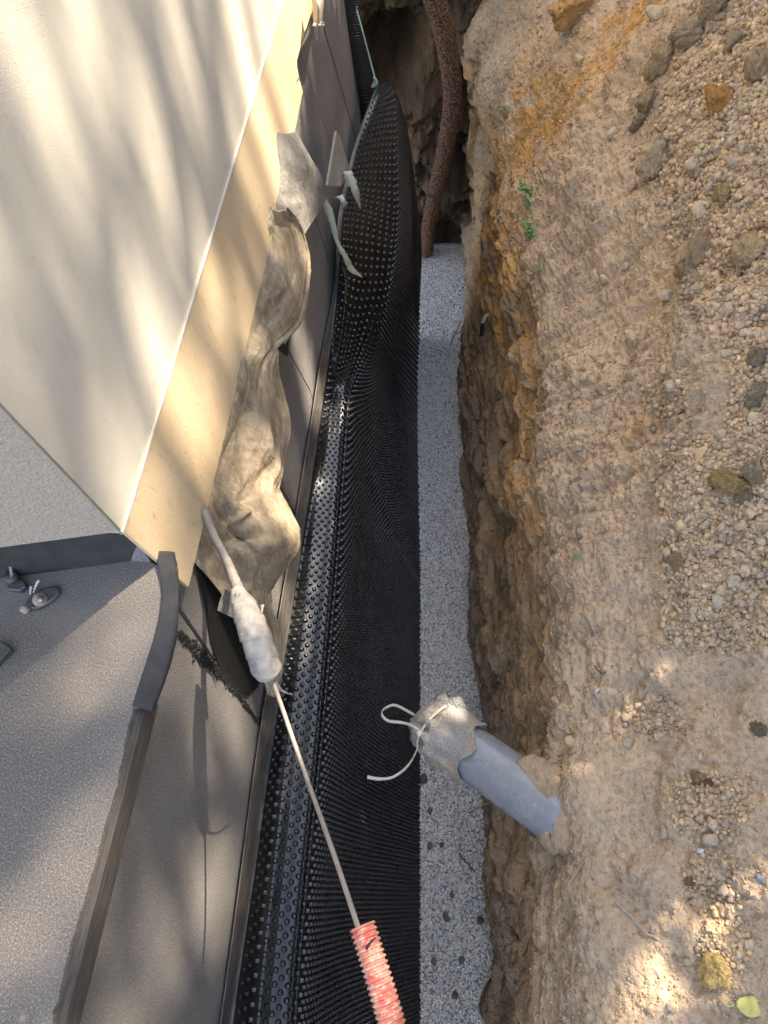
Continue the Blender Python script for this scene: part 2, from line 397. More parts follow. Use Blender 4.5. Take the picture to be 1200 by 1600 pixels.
# slabs of crust that broke off in steps (near part)
plate = np.tanh(14*(fbm(Y*3.2+5, arc*4.2, X*0+1, 3, .5)))
d = d+slope*.011*plate*(.35+.65*nearm)
rub = sstep(1010, 1110, ppx)*(1-sstep(560, 640, ppy)*(1-sstep(690, 760, ppy)))*(1-sstep(1010, 1060, ppy))
d = d+slope*rub*(.022*fbm(X*16+4, Y*16, Z*16, 4, .6, True)+.012*fbm(X*34+4, Y*34, Z*34, 3, .6, True))
d = d+.036*np.exp(-((ppx-908)/38)**2-((ppy-1235)/55)**2)
d = d+.0040*fbm(X*80, Y*80, Z*80, 2)+.0018*fbm(X*170, Y*170, Z*170, 2)*slope
d = d-.03*wall*sstep(-2.35, -2.6, Z)*0
B = B+N*d[..., None]
# colours
def blob(px0, py0, rx, ry, ang=0):
    c, s = math.cos(math.radians(ang)), math.sin(math.radians(ang)); dx, dy = ppx-px0, ppy-py0
    u = (dx*c+dy*s)/rx; v = (-dx*s+dy*c)/ry; return np.exp(-(u*u+v*v))
col = np.zeros(B.shape); col[:] = (.50, .395, .29)
mott = fbm(X*5, Y*5, Z*5+4, 5, .6); mott2 = fbm(X*16, Y*16, Z*16+9, 4, .6)
def blend(mask, c):
    global col
    col = col+(np.array(c)-col)*np.clip(mask, 0, 1)[..., None]
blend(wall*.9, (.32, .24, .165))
blend(wall*sstep(-.05, .35, fbm(Y*3, arc*16, X*0+3, 4, .6)+.5*mott)*.8, (.42, .29, .17))
blend(wall*sstep(.05, .3, fbm(Y*4+9, arc*10, X*0+6, 4, .6))*.5, (.22, .16, .11))
blend(wall*sstep(-2.15, -1.8, Z)*sstep(-.25, .2, mott2+mott)*.55*(1-nearm*.5), (.52, .33, .155))
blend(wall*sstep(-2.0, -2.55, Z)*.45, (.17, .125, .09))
blend(slope*sstep(.0, .35, mott)*.6, (.56, .44, .31))
blend(slope*sstep(.0, .4, -mott)*.55, (.41, .325, .24))
blend(slope*sstep(.12, .35, mott2)*.35, (.50, .41, .31))
och = blob(900, 150, 140, 45, -45)+blob(990, 15, 80, 40, -30)+blob(800, 430, 30, 130)+.8*blob(830, 180, 40, 120)+blob(775, 420, 28, 110)+.5*blob(1010, 660, 90, 30, -40)+.5*blob(830, 700, 20, 160)
blend(och*sstep(-.35, .25, mott2+mott*.5+.1)*.95, (.50, .29, .10))
sandy = blob(1010, 1140, 60, 35)+blob(1110, 1440, 30, 60, -30)+blob(1000, 1570, 60, 40)+blob(1060, 990, 90, 22)+.6*blob(1010, 420, 120, 60, -40)  # sandy soil tint; on the near ledge it paints in sun dapples
blend(sandy*sstep(-.1, .12, mott2+.1*mott)*.85, (.50, .385, .25))
dark = blob(1100, 1260, 70, 60)+blob(1000, 1080, 50, 20)+.8*blob(1090, 640, 70, 60, -40)+.6*blob(1150, 200, 120, 120)
blend(dark*.4*sstep(-.3, .2, mott2+.1), (.22, .19, .165))
blend(sstep(.25, .5, fbm(X*60, Y*60, Z*60, 2)+.2)*.25, (.45, .40, .33))
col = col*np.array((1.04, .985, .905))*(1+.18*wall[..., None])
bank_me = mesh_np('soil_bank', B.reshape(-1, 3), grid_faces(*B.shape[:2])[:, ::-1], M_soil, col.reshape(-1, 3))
bank = tag(link('soil_bank', bank_me), kind='structure')
sub = B[::2, ::2]; BV = BVHTree.FromPolygons([Vector(v) for v in sub.reshape(-1, 3).tolist()], grid_faces(*sub.shape[:2]).tolist())
def hit(px, py):
    r = Vector(ray(px, py)).normalized(); h = BV.ray_cast(Vector((0, 0, 0)), r)
    if h[0] is None: return None, None
    n = h[1] if h[1].dot(r) < 0 else -h[1]
    return h[0], n

# end wall of the trench and ground behind
ex = np.linspace(-1.0, .35, 230); ez = np.linspace(-2.75, -.72, 330)
EXX, EZZ = np.meshgrid(ex, ez, indexing='ij')
EY = 2.93+.10*(EZZ+2.6)*0+.0*EXX
EY = EY-.30*np.exp(-((EXX+.50)/.16)**2-((EZZ+1.20)/.17)**2)          # overhanging lump
EY = EY+.38*np.exp(-((EXX+.46)/.10)**2-((EZZ+1.68)/.12)**2)          # hollow under it
EY = EY-.16*np.exp(-((EXX+.33)/.10)**2-((EZZ+1.95)/.25)**2)
EY = EY+.15*fbm(EXX*3.5, EZZ*3.5, EXX*0, 3)+.11*fbm(EXX*9, EZZ*9, EXX*0+5, 5, .6)+.06*np.tanh(5*fbm(EXX*7+3, EZZ*7, EXX*0+2, 3))
E0 = np.stack([EXX, EY, EZZ], -1)
em = fbm(EXX*6, EZZ*6, EXX*0+4, 4)
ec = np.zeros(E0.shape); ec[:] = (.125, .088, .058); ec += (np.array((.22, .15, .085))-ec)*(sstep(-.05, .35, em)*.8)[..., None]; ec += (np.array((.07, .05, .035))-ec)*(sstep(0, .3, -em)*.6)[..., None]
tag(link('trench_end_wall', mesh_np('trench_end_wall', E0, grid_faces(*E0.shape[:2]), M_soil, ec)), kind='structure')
gx = np.linspace(-1.2, 14, 60); gy = np.linspace(2.85, 16, 60); GX, GY = np.meshgrid(gx, gy, indexing='ij')
GZ = -.74+.06*fbm(GX, GY, GX*0, 4)+.25*sstep(.3, 1.2, GX)
tag(link('ground', mesh_np('ground', np.stack([GX, GY, GZ], -1), grid_faces(60, 60), M_soil, np.full(GX.shape+(3,), .27)*np.array((1.1, .95, .75)))), kind='structure')
gx = np.linspace(3.1, 14, 40); gy = np.linspace(-8, 2.9, 40); GX, GY = np.meshgrid(gx, gy, indexing='ij'); GZ = -.45+.05*fbm(GX, GY, GX*0+3, 4)
tag(link('ground', mesh_np('ground', np.stack([GX, GY, GZ], -1), grid_faces(40, 40), M_soil, np.full(GX.shape+(3,), .27)*np.array((1.1, .95, .75)))), kind='structure')

# ------------------------------------------------------------------ gravel bed
gl = track([(652, 385, -2.6), (652, 700, -2.6), (650, 1100, -2.6), (650, 1600, -2.6)])
gy = np.linspace(-.75, 2.92, 90); gt = np.linspace(0, 1, 14)
GL = np.interp(gy, gl[:, 1], gl[:, 0])-.25; GR = np.interp(gy, toe[:, 1], toe[:, 0])+.12
gp = np.stack([GL[:, None]+(GR-GL)[:, None]*gt[None], gy[:, None].repeat(14, 1), np.full((90, 14), -2.606)], -1)
tag(link('gravel_bed', mesh_np('gravel_bed', gp, grid_faces(90, 14)[:, ::-1], M_gbase)), kind='structure')
n = 52000; y = rng.uniform(-.7, 2.9, n); l = np.interp(y, gl[:, 1], gl[:, 0])-.03; r = np.interp(y, toe[:, 1], toe[:, 0])+.03
x = l+(r-l)*rng.uniform(0, 1, n); 
p = np.stack([x, y, -2.603+rng.uniform(0, .004, n)+.006*perlin(x*6, y*6, x*0)], -1)
s = rng.uniform(.0024, .0046, n)[:, None]*rng.uniform(.7, 1.25, (n, 3))
g = rng.uniform(.52, .82, n)[:, None]*np.array((1.10, 1.03, .95)); br = rng.random(n) < .05; g[br] = g[br]*np.array((.8, .62, .45))
tm = [lump(ICO1, k, .3) for k in range(6)]
grav = scatter('gravel', tm, p, s, M_gravel, g); tag(grav, kind='stuff', label='pale grey fine gravel bedding along the trench floor')
stone_me = [mesh_np('stone', *lump(ICO3, 40+k, .22, 3), simple('brown_stone_%d' % k, c, .8, .3, 60)) for k, c in enumerate([(.13, .10, .07), (.20, .15, .10), (.16, .15, .14)])]
for i, (px, py, r, lab) in enumerate([(661, 1216, 8, 'largest brown stone on the gravel just below the wrapped pipe end'), (672, 1267, 5, 'small grey stone on the gravel between the pipe and the membrane'),
        (672, 1321, 5, 'left one of two small brown stones side by side on the gravel'), (690, 1320, 4, 'right one of two small brown stones side by side on the gravel'), (706, 1398, 4, 'single dark crumb on the gravel beside a thin twig'),
        (697, 1434, 6, 'brown oval stone in the middle of the gravel strip'), (750, 1438, 6, 'orange brown stone at the soil edge of the gravel'), (678, 1503, 5, 'dark stone on the lower gravel close to the red sleeve'),
        (721, 1500, 5, 'small stone lower down in the middle of the gravel'), (711, 1556, 5, 'lowest dark stone on the gravel at the bottom of the photo')]):
    P = PZ(px, py, -2.595); o = link('stone', stone_me[i % 3]); o.location = P; sc = r*2.6/F; o.scale = (sc, sc*.85, sc*.7); o.rotation_euler = (rng.uniform(0, 1), 0, rng.uniform(0, 6)); tag(o, lab, 'stone', 'stones on the gravel')

# ------------------------------------------------------------------ house
XA = -.434
house = tag(empty('house', (XA, .344, -.75)), 'cream rendered house corner overhanging the trench with dappled shade', 'house')
ys_, ye_ = .344, 9.
part('wall_render', solid_poly('wall_render', [(XA, ys_, -.75), (XA, ye_, -.75), (XA, ye_, 3.2), (XA, ys_, 3.2)], (-.3, 0, 0), M_render), house)
b0 = Vector((XA-.002, ys_-.0015, -.7485)); bd = Vector((-1, -.205, 0)).normalized()
bl = [b0, b0+bd*5, b0+bd*5+Vector((0, 0, 3.9)), b0+Vector((0, 0, 3.9))]
part('side_wall', solid_poly('side_wall', bl, Vector((-.205, 1, 0)).normalized()*.25, M_rcoarse), house)
part('drip_edge', solid_poly('drip_edge', [(XA+.0035, ys_-.002, -.7525), (XA+.0035, ye_, -.7525), (XA+.0035, ye_, -.749), (XA+.0008, ye_, -.746), (XA+.0008, ys_-.002, -.746), (XA+.0035, ys_-.002, -.749)], (-.03, 0, 0), M_white), house)
part('corner_bead', tube('corner_bead', [(XA-.001, ys_-.001, -.754), (XA-.001, ys_-.001, 3.)], .0022, M_white, 6), house)

# buff board below the house wall
XP = -.412
bp = [np.array(PX(*q, XP)) for q in [(200, 838), (294, 917), (420, 390), (455, 222), (463, 190), (472, 143), (468, 128), (463, 108), (462, 95), (466, 80), (480, 35), (493, 0), (512, -60)]]
lean = lambda z: -.4325+(.0205)*(-.75-z)/.21
bp = [PX(*proj(p_), lean(p_[2])) for p_ in bp]
bp.append((lean(-.745), bp[-1][1], -.745)); bp.append((lean(-.745), bp[0][1], -.745)); bp[0] = (lean(-.75), bp[0][1]-.001, -.75); bp = [(lean(q[2]), q[1], q[2]) for q in bp]
bd_ = link('plinth_board', solid_poly('plinth_board', bp, (-.006, 0, 0), M_plinth, 0)); tag(bd_, 'buff plinth board with a torn lower edge under the house wall', 'board')

# ------------------------------------------------------------------ foundation wall with insulation panels
XW = -.436
fw = tag(empty('foundation_wall', (XW, .9, -2.7)), 'foundation wall faced with dark speckled insulation panels above the black membrane', 'wall')
part('concrete_core', solid_poly('concrete_core', [(XW-.07, -1.2, -2.75), (XW-.07, 2.14, -2.75), (XW-.07, 2.14, -.86), (XW-.07, -1.2, -.86)], (-.3, 0, 0), M_gbase), fw)
def seam(p1, p2):
    a, b = PX(*p1, XW), PX(*p2, XW); f = lambda z: a[1]+(b[1]-a[1])*(z-a[2])/(b[2]-a[2]); return f
seams = [lambda z: -1.2, lambda z: -.23+(z+1.32)*(-.0)+(z+1.118)*1.45, seam((375, 1090), (405, 1135)), seam((450, 780), (462, 800)), lambda z: .99-.25*(z+1.1), seam((492, 340), (518, 413)), seam((472, 88), (517, 227)), seam((517, 80), (552, 202)), lambda z: 2.14]
seams[1] = seam((305, 1250), (305, 1600))
zt, zb = -.80, -1.80
def clampY(f, z, lo=-1.2, hi=2.14): return min(max(f(z), lo), hi)
g_ = .0028
for i in range(len(seams)-1):
    f0, f1 = seams[i], seams[i+1]; e0 = g_ if i else 0; e1 = g_ if i < len(seams)-2 else 0
    pr_ = lambda z, k: None
    zs = [zt, zb]
    if i == 0: continue
    if i == 1:
        pts = [(-1.2, -.86), (f1(-.9)-g_, -.86), (f1(-1.4)-g_, -1.4), (f1(-1.4)-g_, zb), (-1.2, zb)]
    else:
        za = -1.42
        pts = [(clampY(f0, -.76)+e0, -.76), (clampY(f1, -.76)-e1, -.76), (clampY(f1, za)-e1, za), (clampY(f1, za)-e1, zb), (clampY(f0, za)+e0, zb), (clampY(f0, za)+e0, za)]
    off = .0 if i % 2 else -.0012
    part('insulation_panel', solid_poly('insulation_panel', [(XW+off, a, b) for a, b in pts], (-.06, 0, 0), M_insul, .0006), fw)

# ------------------------------------------------------------------ terrace slab (lower left)
ZS = -.85
slab = tag(empty('terrace_slab', (-.6, 0, ZS)), 'felt covered terrace slab with a weathered edge board beside the house corner', 'slab')
edge_px = [(276, 885), (280, 925), (272, 1000), (250, 1060), (214, 1105), (207, 1108), (190, 1190), (162, 1300), (135, 1395), (107, 1490), (80, 1600), (55, 1700)]
ep = [PZ(px, py, ZS) for px, py in edge_px]; ep = [(min(q[0], -.392), q[1], ZS) for q in ep]
# jagged felt edge
je = []
for a, b in zip(ep[5:], ep[6:]):
    for k in range(6):
        f = k/6; je.append((a[0]+(b[0]-a[0])*f+rng.normal()*.0012, a[1]+(b[1]-a[1])*f, ZS))
ep = ep[:5]+je+[ep[-1]]
poly = [(-.44, .346, ZS)]+[(-.412, .338, ZS)]+ep+[(-.44, -1.2, ZS), (-4, -1.2, ZS), (-4, .30, ZS)]
part('felt_cover', solid_poly('felt_cover', poly, (0, 0, -.008), M_felt), slab)
corep = [(-.44, .33, ZS-.0085), (-.42, .2, ZS-.0085), (-.410, .1, ZS-.0085), (-.416, -1.2, ZS-.0085), (-4, -1.2, ZS-.0085), (-4, .30, ZS-.0085)]
part('slab_core', solid_poly('slab_core', corep, (0, 0, -.05), M_gbase), slab)
part('edge_board', solid_poly('edge_board', [(-.3975, .20, ZS-.0085), (-.3975, -1.2, ZS-.0085), (-.3975, -1.2, -.893), (-.3975, .165, -.897)], (-.016, 0, 0), M_wood, .001), slab)
# rounded flap at the corner
fl = [[PZ(240, 861, -.838), PZ(256, 861, -.838), PZ(271, 862, -.842), PZ(274, 868, -.87)],
      [PZ(248, 890, -.842), PZ(262, 890, -.842), PZ(276, 893, -.8475), PZ(279, 897, -.87)],
      [PZ(252, 925, -.845), PZ(268, 925, -.845), PZ(279, 927, -.848), PZ(281, 930, -.872)],
      [PZ(248, 965, -.842), PZ(264, 968, -.842), PZ(277, 972, -.85), PZ(278, 976, -.872)],
      [PZ(236, 1010, -.8465), PZ(254, 1013, -.8465), PZ(269, 1017, -.851), PZ(272, 1021, -.88)],
      [PZ(220, 1060, -.847), PZ(238, 1062, -.847), PZ(254, 1066, -.851), PZ(256, 1069, -.87)],
      [PZ(206, 1103, -.8475), PZ(222, 1107, -.8475), PZ(236, 1111, -.851), PZ(238, 1113, -.86)]]
fp = catmull(fl, 40, 16); fn = grid_normals(fp); fn = np.where(fn[..., 2:3] < 0, -fn, fn); fp = fp+fn*(.0018*fbm(fp[..., 0]*40, fp[..., 1]*40, fp[..., 2]*40, 3))[..., None]
def thick(name, P, mat, th, nrm=None, parent=None, col=None):
    nu, nv = P.shape[:2]; n_ = grid_normals(P) if nrm is None else nrm
    Q = P-n_*th; V = np.concatenate([P.reshape(-1, 3), Q.reshape(-1, 3)]); f = grid_faces(nu, nv); m_ = nu*nv
    idx = np.arange(m_).reshape(nu, nv); ring = np.concatenate([idx[0], idx[1:, -1], idx[-1, -2::-1], idx[-2:0:-1, 0]]); r2 = np.roll(ring, -1)
    side = np.stack([ring, r2, r2+m_, ring+m_], -1)
    me = mesh_np(name, V, np.concatenate([f, f[:, ::-1]+m_, side[:, ::-1]]), mat, None if col is None else np.concatenate([col.reshape(-1, 3)]*2))
    return part(name, me, parent) if parent else link(name, me)
def thick_auto(name, P, mat, th, view=(0, 0, 0), **k):
    n_ = grid_normals(P); d_ = np.asarray(view)-P; sgn = np.sign(np.sum(n_*d_, -1).mean()); return thick(name, P, mat, th, n_*sgn, **k)
thick_auto('corner_flap', fp, M_flap_shadow, .004, parent=slab)
# dark strip from house to slab, standing in for the shadow under the house
part('shadow_strip', solid_poly('shadow_strip', [(-.440, .352, -.8495), (-.50, .338, -.8495), (-1.4, .155, -.8495), (-1.4, .155, -.745), (-.50, .338, -.745), (-.436, .352, -.745)], (-.01, .03, 0), M_flap_shadow), slab)

# ------------------------------------------------------------------ dimpled membrane
def tr(pts):
    a = []
    for q in pts:
        px, py, m_, v_ = q; a.append({'x': PX, 'y': PY, 'z': PZ}[m_](px, py, v_))
    a = np.array(a); return a[np.argsort(a[:, 1])]
T0 = tr([(341, 1640, 'x', -.427), (345, 1600, 'x', -.427), (372, 1400, 'x', -.427), (398, 1200, 'x', -.427), (428, 1010, 'x', -.427), (455, 850, 'x', -.427), (480, 700, 'x', -.427), (505, 540, 'x', -.427), (519, 460, 'x', -.427)])
T1 = tr([(357, 1660, 'x', -.419), (362, 1600, 'x', -.419), (393, 1400, 'x', -.419), (420, 1200, 'x', -.419), (444, 1030, 'x', -.419), (468, 870, 'x', -.419), (490, 730, 'x', -.419), (511, 580, 'x', -.419), (522, 500, 'x', -.419)])
T2 = tr([(385, 1700, 'z', -1.53), (392, 1600, 'z', -1.53), (415, 1400, 'z', -1.53), (438, 1200, 'z', -1.53), (462, 1030, 'z', -1.53), (487, 850, 'z', -1.53), (505, 720, 'z', -1.53), (522, 590, 'z', -1.53), (530, 520, 'z', -1.53)])
T3 = tr([(445, 1750, 'z', -1.543), (450, 1600, 'z', -1.543), (468, 1400, 'z', -1.543), (490, 1200, 'z', -1.543), (506, 1030, 'z', -1.543), (522, 850, 'z', -1.543), (531, 720, 'z', -1.543), (541, 610, 'z', -1.543), (547, 540, 'z', -1.543)])
T5 = tr([(649, 1800, 'z', -2.6), (650, 1600, 'z', -2.6), (650, 1300, 'z', -2.6), (651, 1000, 'z', -2.6), (652, 700, 'z', -2.6), (652, 560, 'z', -2.6)])
ev = lambda T, y: np.array([np.interp(y, T[:, 1], T[:, 0]), y, np.interp(y, T[:, 1], T[:, 2])])
rows = []
for i, y in enumerate([-.62, -.4, -.2, 0, .2, .4, .6, .8, 1.0, 1.16]):
    a0, a1, a2, a3, a5 = [ev(T, y) for T in (T0, T1, T2, T3, T5)]
    a3b = a3+np.array([.022, 0, -.03])
    a5 = a5+np.array([.012, 0, -.01]); m_ = lambda t, b: a3b*(1-t)+a5*t+np.array([b, 0, 0])
    wv = .003*math.sin(i*2.1)
    rows.append([a0, a1, a2, (a2+a3)/2, a3, a3b, m_(.33, -.022+wv), m_(.67, -.018-wv*.7), a5])
def far(l):
    out = []
    for q in l: out.append(PY(q[0], q[1], q[2]) if len(q) == 3 else {'x': PX, 'z': PZ}[q[2]](q[0], q[1], q[3]))
    return out
rows += [far([(522, 452, 'x', -.427), (527, 458, 'x', -.419), (538, 490, 1.34), (553, 512, 1.38), (572, 522, 1.42), (588, 545, 1.50), (612, 585, 1.64), (634, 615, 1.78), (653, 640, 'z', -2.61)]),
         far([(526, 392, 1.44), (531, 394, 1.45), (548, 415, 1.47), (568, 438, 1.49), (590, 455, 1.52), (608, 468, 1.56), (622, 490, 1.68), (640, 515, 1.9), (654, 535, 'z', -2.61)]),
         far([(529, 335, 1.55), (535, 334, 1.56), (550, 348, 1.57), (572, 366, 1.60), (597, 386, 1.64), (620, 402, 1.69), (638, 414, 1.76), (647, 428, 1.95), (655, 450, 2.3)]),
         far([(541, 275, 1.75), (547, 274, 1.76), (562, 283, 1.77), (582, 297, 1.79), (604, 313, 1.82), (625, 330, 1.86), (642, 345, 1.92), (650, 362, 2.05), (657, 390, 2.3)]),
         far([(560, 207, 1.95), (565, 205, 1.955), (577, 209, 1.96), (591, 217, 1.97), (607, 228, 1.99), (622, 241, 2.02), (635, 256, 2.07), (643, 275, 2.16), (650, 320, 2.35)]),
         far([(582, 150, 2.12), (585, 148, 2.12), (592, 149, 2.12), (601, 154, 2.125), (611, 162, 2.14), (621, 173, 2.16), (630, 188, 2.20), (636, 212, 2.27), (640, 260, 2.38)]),
         far([(591, 133, 2.2), (593, 131, 2.2), (597, 129, 2.2), (602, 129, 2.2), (608, 131, 2.205), (614, 136, 2.22), (620, 146, 2.25), (625, 165, 2.30), (628, 200, 2.37)])]
net = np.array(rows); NR, NC = net.shape[:2]
MP = catmull(net, 520, 190)
mn = grid_normals(MP); sg = np.sign((mn*(-MP)).sum(-1).mean()); mn *= sg
und = .006*fbm(MP[..., 0]*5, MP[..., 1]*3, MP[..., 2]*5, 3); vpar = np.linspace(0, 1, 190)*(NC-1)
und = (und*sstep(4.5, 6, vpar)[None]*.5+.0022*np.sin(MP[..., 1]*17+MP[..., 2]*7)*sstep(5, 7, vpar)[None])*(1-sstep(7, 8, vpar))[None]
MP = MP+mn*und[..., None]
memb = tag(empty('dimpled_membrane', (-.3, .5, -2.6)), 'long black dimpled drainage membrane draped over the footing, far end tied up', 'membrane')
k1 = int(round(190*1/(NC-1)))
thick('sheet', MP[:, k1:], M_memb, .0012, mn[:, k1:], parent=memb)
thick('smooth_margin', MP[:, :k1+1], M_margin, .0016, mn[:, :k1+1], parent=memb)
# studs
def sample(U, V):
    """bilinear lookup of surface in index space"""
    i = np.clip(np.floor(U).astype(int), 0, 518); j = np.clip(np.floor(V).astype(int), 0, 188); f = (U-i)[:, None]; g = (V-j)[:, None]
    def bl(A): return (A[i, j]*(1-f)+A[i+1, j]*f)*(1-g)+(A[i, j+1]*(1-f)+A[i+1, j+1]*f)*g
    return bl(MP), bl(mn), MP[i+1, j]-MP[i, j]
lu = np.concatenate([[0], np.cumsum(np.linalg.norm(np.diff(MP[:, 95], axis=0), axis=1))])
# columns by arc length at a regular station, rows by length along the fold
st_i = 180; lv = np.concatenate([[0], np.cumsum(np.linalg.norm(np.diff(MP[st_i], axis=0), axis=1))])
v0 = lv[k1]+.009; cols = np.arange(v0, lv[-1], .0108); pitch = .0225
UU, VV, CI = [], [], []
for c, lvv in enumerate(cols):
    l_ = np.arange(.01+(pitch/2 if c % 2 else 0), lu[-1]-.01, pitch)
    UU.append(np.interp(l_, lu, np.arange(520))); VV.append(np.full(len(l_), np.interp(lvv, lv, np.arange(190)))); CI.append(np.full(len(l_), c))
UU, VV, CI = map(np.concatenate, (UU, VV, CI))
SP, SN, ST = sample(UU, VV); SN /= np.linalg.norm(SN, axis=1)[:, None]; ST /= np.linalg.norm(ST, axis=1)[:, None]; SB = np.cross(SN, ST)
# local scale so squeezed areas have smaller studs
i = np.clip(np.floor(UU).astype(int), 1, 517); j = np.clip(np.floor(VV).astype(int), 1, 187)
lvl = np.linalg.norm(MP[i, j+1]-MP[i, j-1], axis=1)/np.linalg.norm(MP[st_i, j+1]-MP[st_i, j-1], axis=1)
lul = np.linalg.norm(MP[i+1, j]-MP[i-1, j], axis=1)/((lu[i+1]-lu[i-1])); scl = np.clip(np.minimum(np.minimum(lvl, lul)*1.0, 1.1), .35, 1.05)
def studs(mask, seg, name):
    P_, N_, T_, B_, s_ = SP[mask], SN[mask], ST[mask], SB[mask], scl[mask]; n_ = len(P_)
    prof = [(.0060, -.0003), (.0047, .0012), (.0040, .0058), (.0030, .0068), (.0022, .0066)] if seg == 8 else [(.0058, -.0003), (.0042, .0045), (.0029, .0064)]
    a = np.arange(seg)*2*math.pi/seg; rings = []
    for r_, h_ in prof:
        rings.append(P_[:, None]+s_[:, None, None]*(r_*(T_[:, None]*np.cos(a)[None, :, None]+B_[:, None]*np.sin(a)[None, :, None])+N_[:, None]*h_))
    V = np.concatenate(rings, 1).reshape(-1, 3); m_ = seg*len(prof); off = (np.arange(n_)*m_)[:, None, None]
    q = np.array([[r_*seg+k, r_*seg+(k+1) % seg, (r_+1)*seg+(k+1) % seg, (r_+1)*seg+k] for r_ in range(len(prof)-1) for k in range(seg)])
    t0 = (len(prof)-1)*seg
    cap = np.array([[t0, t0+1, t0+2, t0+3], [t0, t0+3, t0+4, t0+5]]+([[t0, t0+5, t0+6, t0+7]] if seg == 8 else []))
    Fq = (np.concatenate([q, cap])[None]+off).reshape(-1, 4)
    o = part(name, mesh_np(name, V, Fq, M_memb), memb); o['kind'] = 'stuff'; return o
vcol = VV/189*(NC-1)
inn = (vcol > 1.0)
near_m = inn & (vcol < 5.6) & (SP[:, 1] < 1.25); 
studs(near_m, 8, 'dimple'); studs(inn & ~near_m, 6, 'dimple')
# second sheet end standing behind, dark
m2 = catmull([[PY(541+dx, -30, 2.16+dy) for dx, dy in ((-6, 0), (2, .03), (8, .08), (14, .16))], [PY(552+dx, 60, 2.17+dy) for dx, dy in ((-8, 0), (2, .03), (9, .08), (16, .16))], [PY(566+dx, 140, 2.2+dy) for dx, dy in ((-8, 0), (2, .03), (9, .08), (18, .16))], [PY(582+dx, 260, 2.25+dy) for dx, dy in ((-8, 0), (2, .03), (9, .08), (18, .16))]], 60, 24)
ms = tag(empty('membrane_offcut', m2[30, 12]), 'dark dimpled membrane end standing against the far end of the foundation wall', 'membrane')
thick_auto('sheet', m2, M_memb, .0015, parent=ms)
q2 = m2[::1, ::3].reshape(-1, 3); nn2 = grid_normals(m2)[::1, ::3].reshape(-1, 3); nn2 *= np.sign((nn2*(-q2)).sum(-1).mean())
o = scatter('dimple', [ICO1], q2+nn2*.002, np.full(len(q2), .0034), M_memb, np.full((len(q2), 3), .01)); o.parent = ms; o.location = -Vector(ms.location); o['kind'] = 'stuff'

# ------------------------------------------------------------------ fleece hanging from under the board
def sheet_rows(rows, xs):
    """rows: (py, px_left, px_right), xs: list of x-depth per column"""
    net = []
    for (py, l, r), xr in zip(rows, xs):
        net.append([PX(l+(r-l)*f, py+dy, x) for (f, dy), x in zip(((0, 0), (.3, 2), (.6, 4), (.85, 2), (1, 0)), xr)])
    return np.array(net)
frows = [(322, 408, 446), (352, 400, 466), (400, 388, 481), (450, 376, 479), (500, 364, 468), (540, 354, 441), (570, 346, 431), (620, 334, 441), (665, 323, 447), (720, 310, 440), (765, 298, 433), (800, 290, 450), (840, 290, 464), (872, 300, 455), (900, 325, 434), (935, 352, 416), (985, 385, 432), (1040, 408, 432), (1085, 418, 430)]
fx = []
for (py_, l_, r_x) in frows:
    b_ = math.exp(-((py_-845)/48)**2); u_ = .006*math.exp(-((py_-450)/60)**2); dn = max(0, min(1, (py_-880)/90))
    row = [-.430, -.421, -.409+u_+.032*b_, -.400+u_+.050*b_, -.396+u_+.034*b_]; fx.append([q*(1-dn)+(-.406+.002*k)*dn for k, q in enumerate(row)])
FP = catmull(sheet_rows(frows, fx), 330, 110); fnn = grid_normals(FP); fnn *= np.sign((fnn*(-FP)).sum(-1).mean())
x_, y_, z_ = FP[..., 0], FP[..., 1], FP[..., 2]
jj = np.linspace(0, 1, 110)[None]+0*x_; ii = np.linspace(0, 1, 330)[:, None]+0*x_; wob = .25*fbm(ii*6, jj*2, ii*0, 2)
fold = .004*np.abs(np.sin((jj*2.3+ii*5+wob*2.2)*3.1))*sstep(0, .3, jj)+.009*fbm((jj+wob)*2.6, ii*3.2, ii*0+3, 3, .5, True)+.0045*fbm((jj+wob)*7, ii*9, ii*0+6, 3, .55)+.0028*fbm((jj+wob*2)*16, ii*16, ii*0+9, 3, .6, True)+.0012*fbm(x_*90, y_*90, z_*60, 3)
# deep creases where the cable pushes through
pxf, pyf = proj(FP)
def crease(x0, y0, x1, y1, wd, am):
    dx, dy = x1-x0, y1-y0; L = math.hypot(dx, dy); t = np.clip(((pxf-x0)*dx+(pyf-y0)*dy)/L/L, 0, 1); dd = np.hypot(pxf-x0-t*dx, pyf-y0-t*dy); return am*np.exp(-(dd/wd)**2)*np.sin(np.pi*(.1+.85*t))
fold += crease(335, 795, 400, 870, 7, -.018)+crease(348, 780, 415, 850, 8, .014)+crease(330, 850, 440, 835, 8, -.014)+crease(345, 830, 380, 800, 7, .012)+crease(400, 860, 370, 950, 9, .012)+crease(430, 400, 460, 520, 8, .008)+crease(415, 480, 440, 560, 8, -.012)+crease(395, 640, 430, 760, 9, .010)+crease(375, 600, 380, 780, 9, -.010)
fade = np.minimum(1, np.linspace(0, 1, 110)*6)[None]
FP = FP+fnn*(fold*fade)[..., None]
fo = thick('hanging_fleece', FP, M_fleece, .002, fnn); tag(fo, 'long crumpled dirty brown fleece hanging below the buff board', 'fleece')
urows = [(205, 425, 461), (235, 425, 478), (258, 425, 492), (282, 425, 505), (303, 425, 513), (325, 428, 501), (350, 440, 486), (376, 462, 470)]
ux = [[-.428, -.422, -.415, -.41, -.408], [-.428, -.415, -.405, -.398, -.395], [-.428, -.412, -.398, -.39, -.386], [-.428, -.408, -.395, -.385, -.38], [-.425, -.405, -.392, -.383, -.378], [-.42, -.40, -.392, -.386, -.382], [-.41, -.40, -.394, -.39, -.387], [-.402, -.40, -.397, -.395, -.394]]
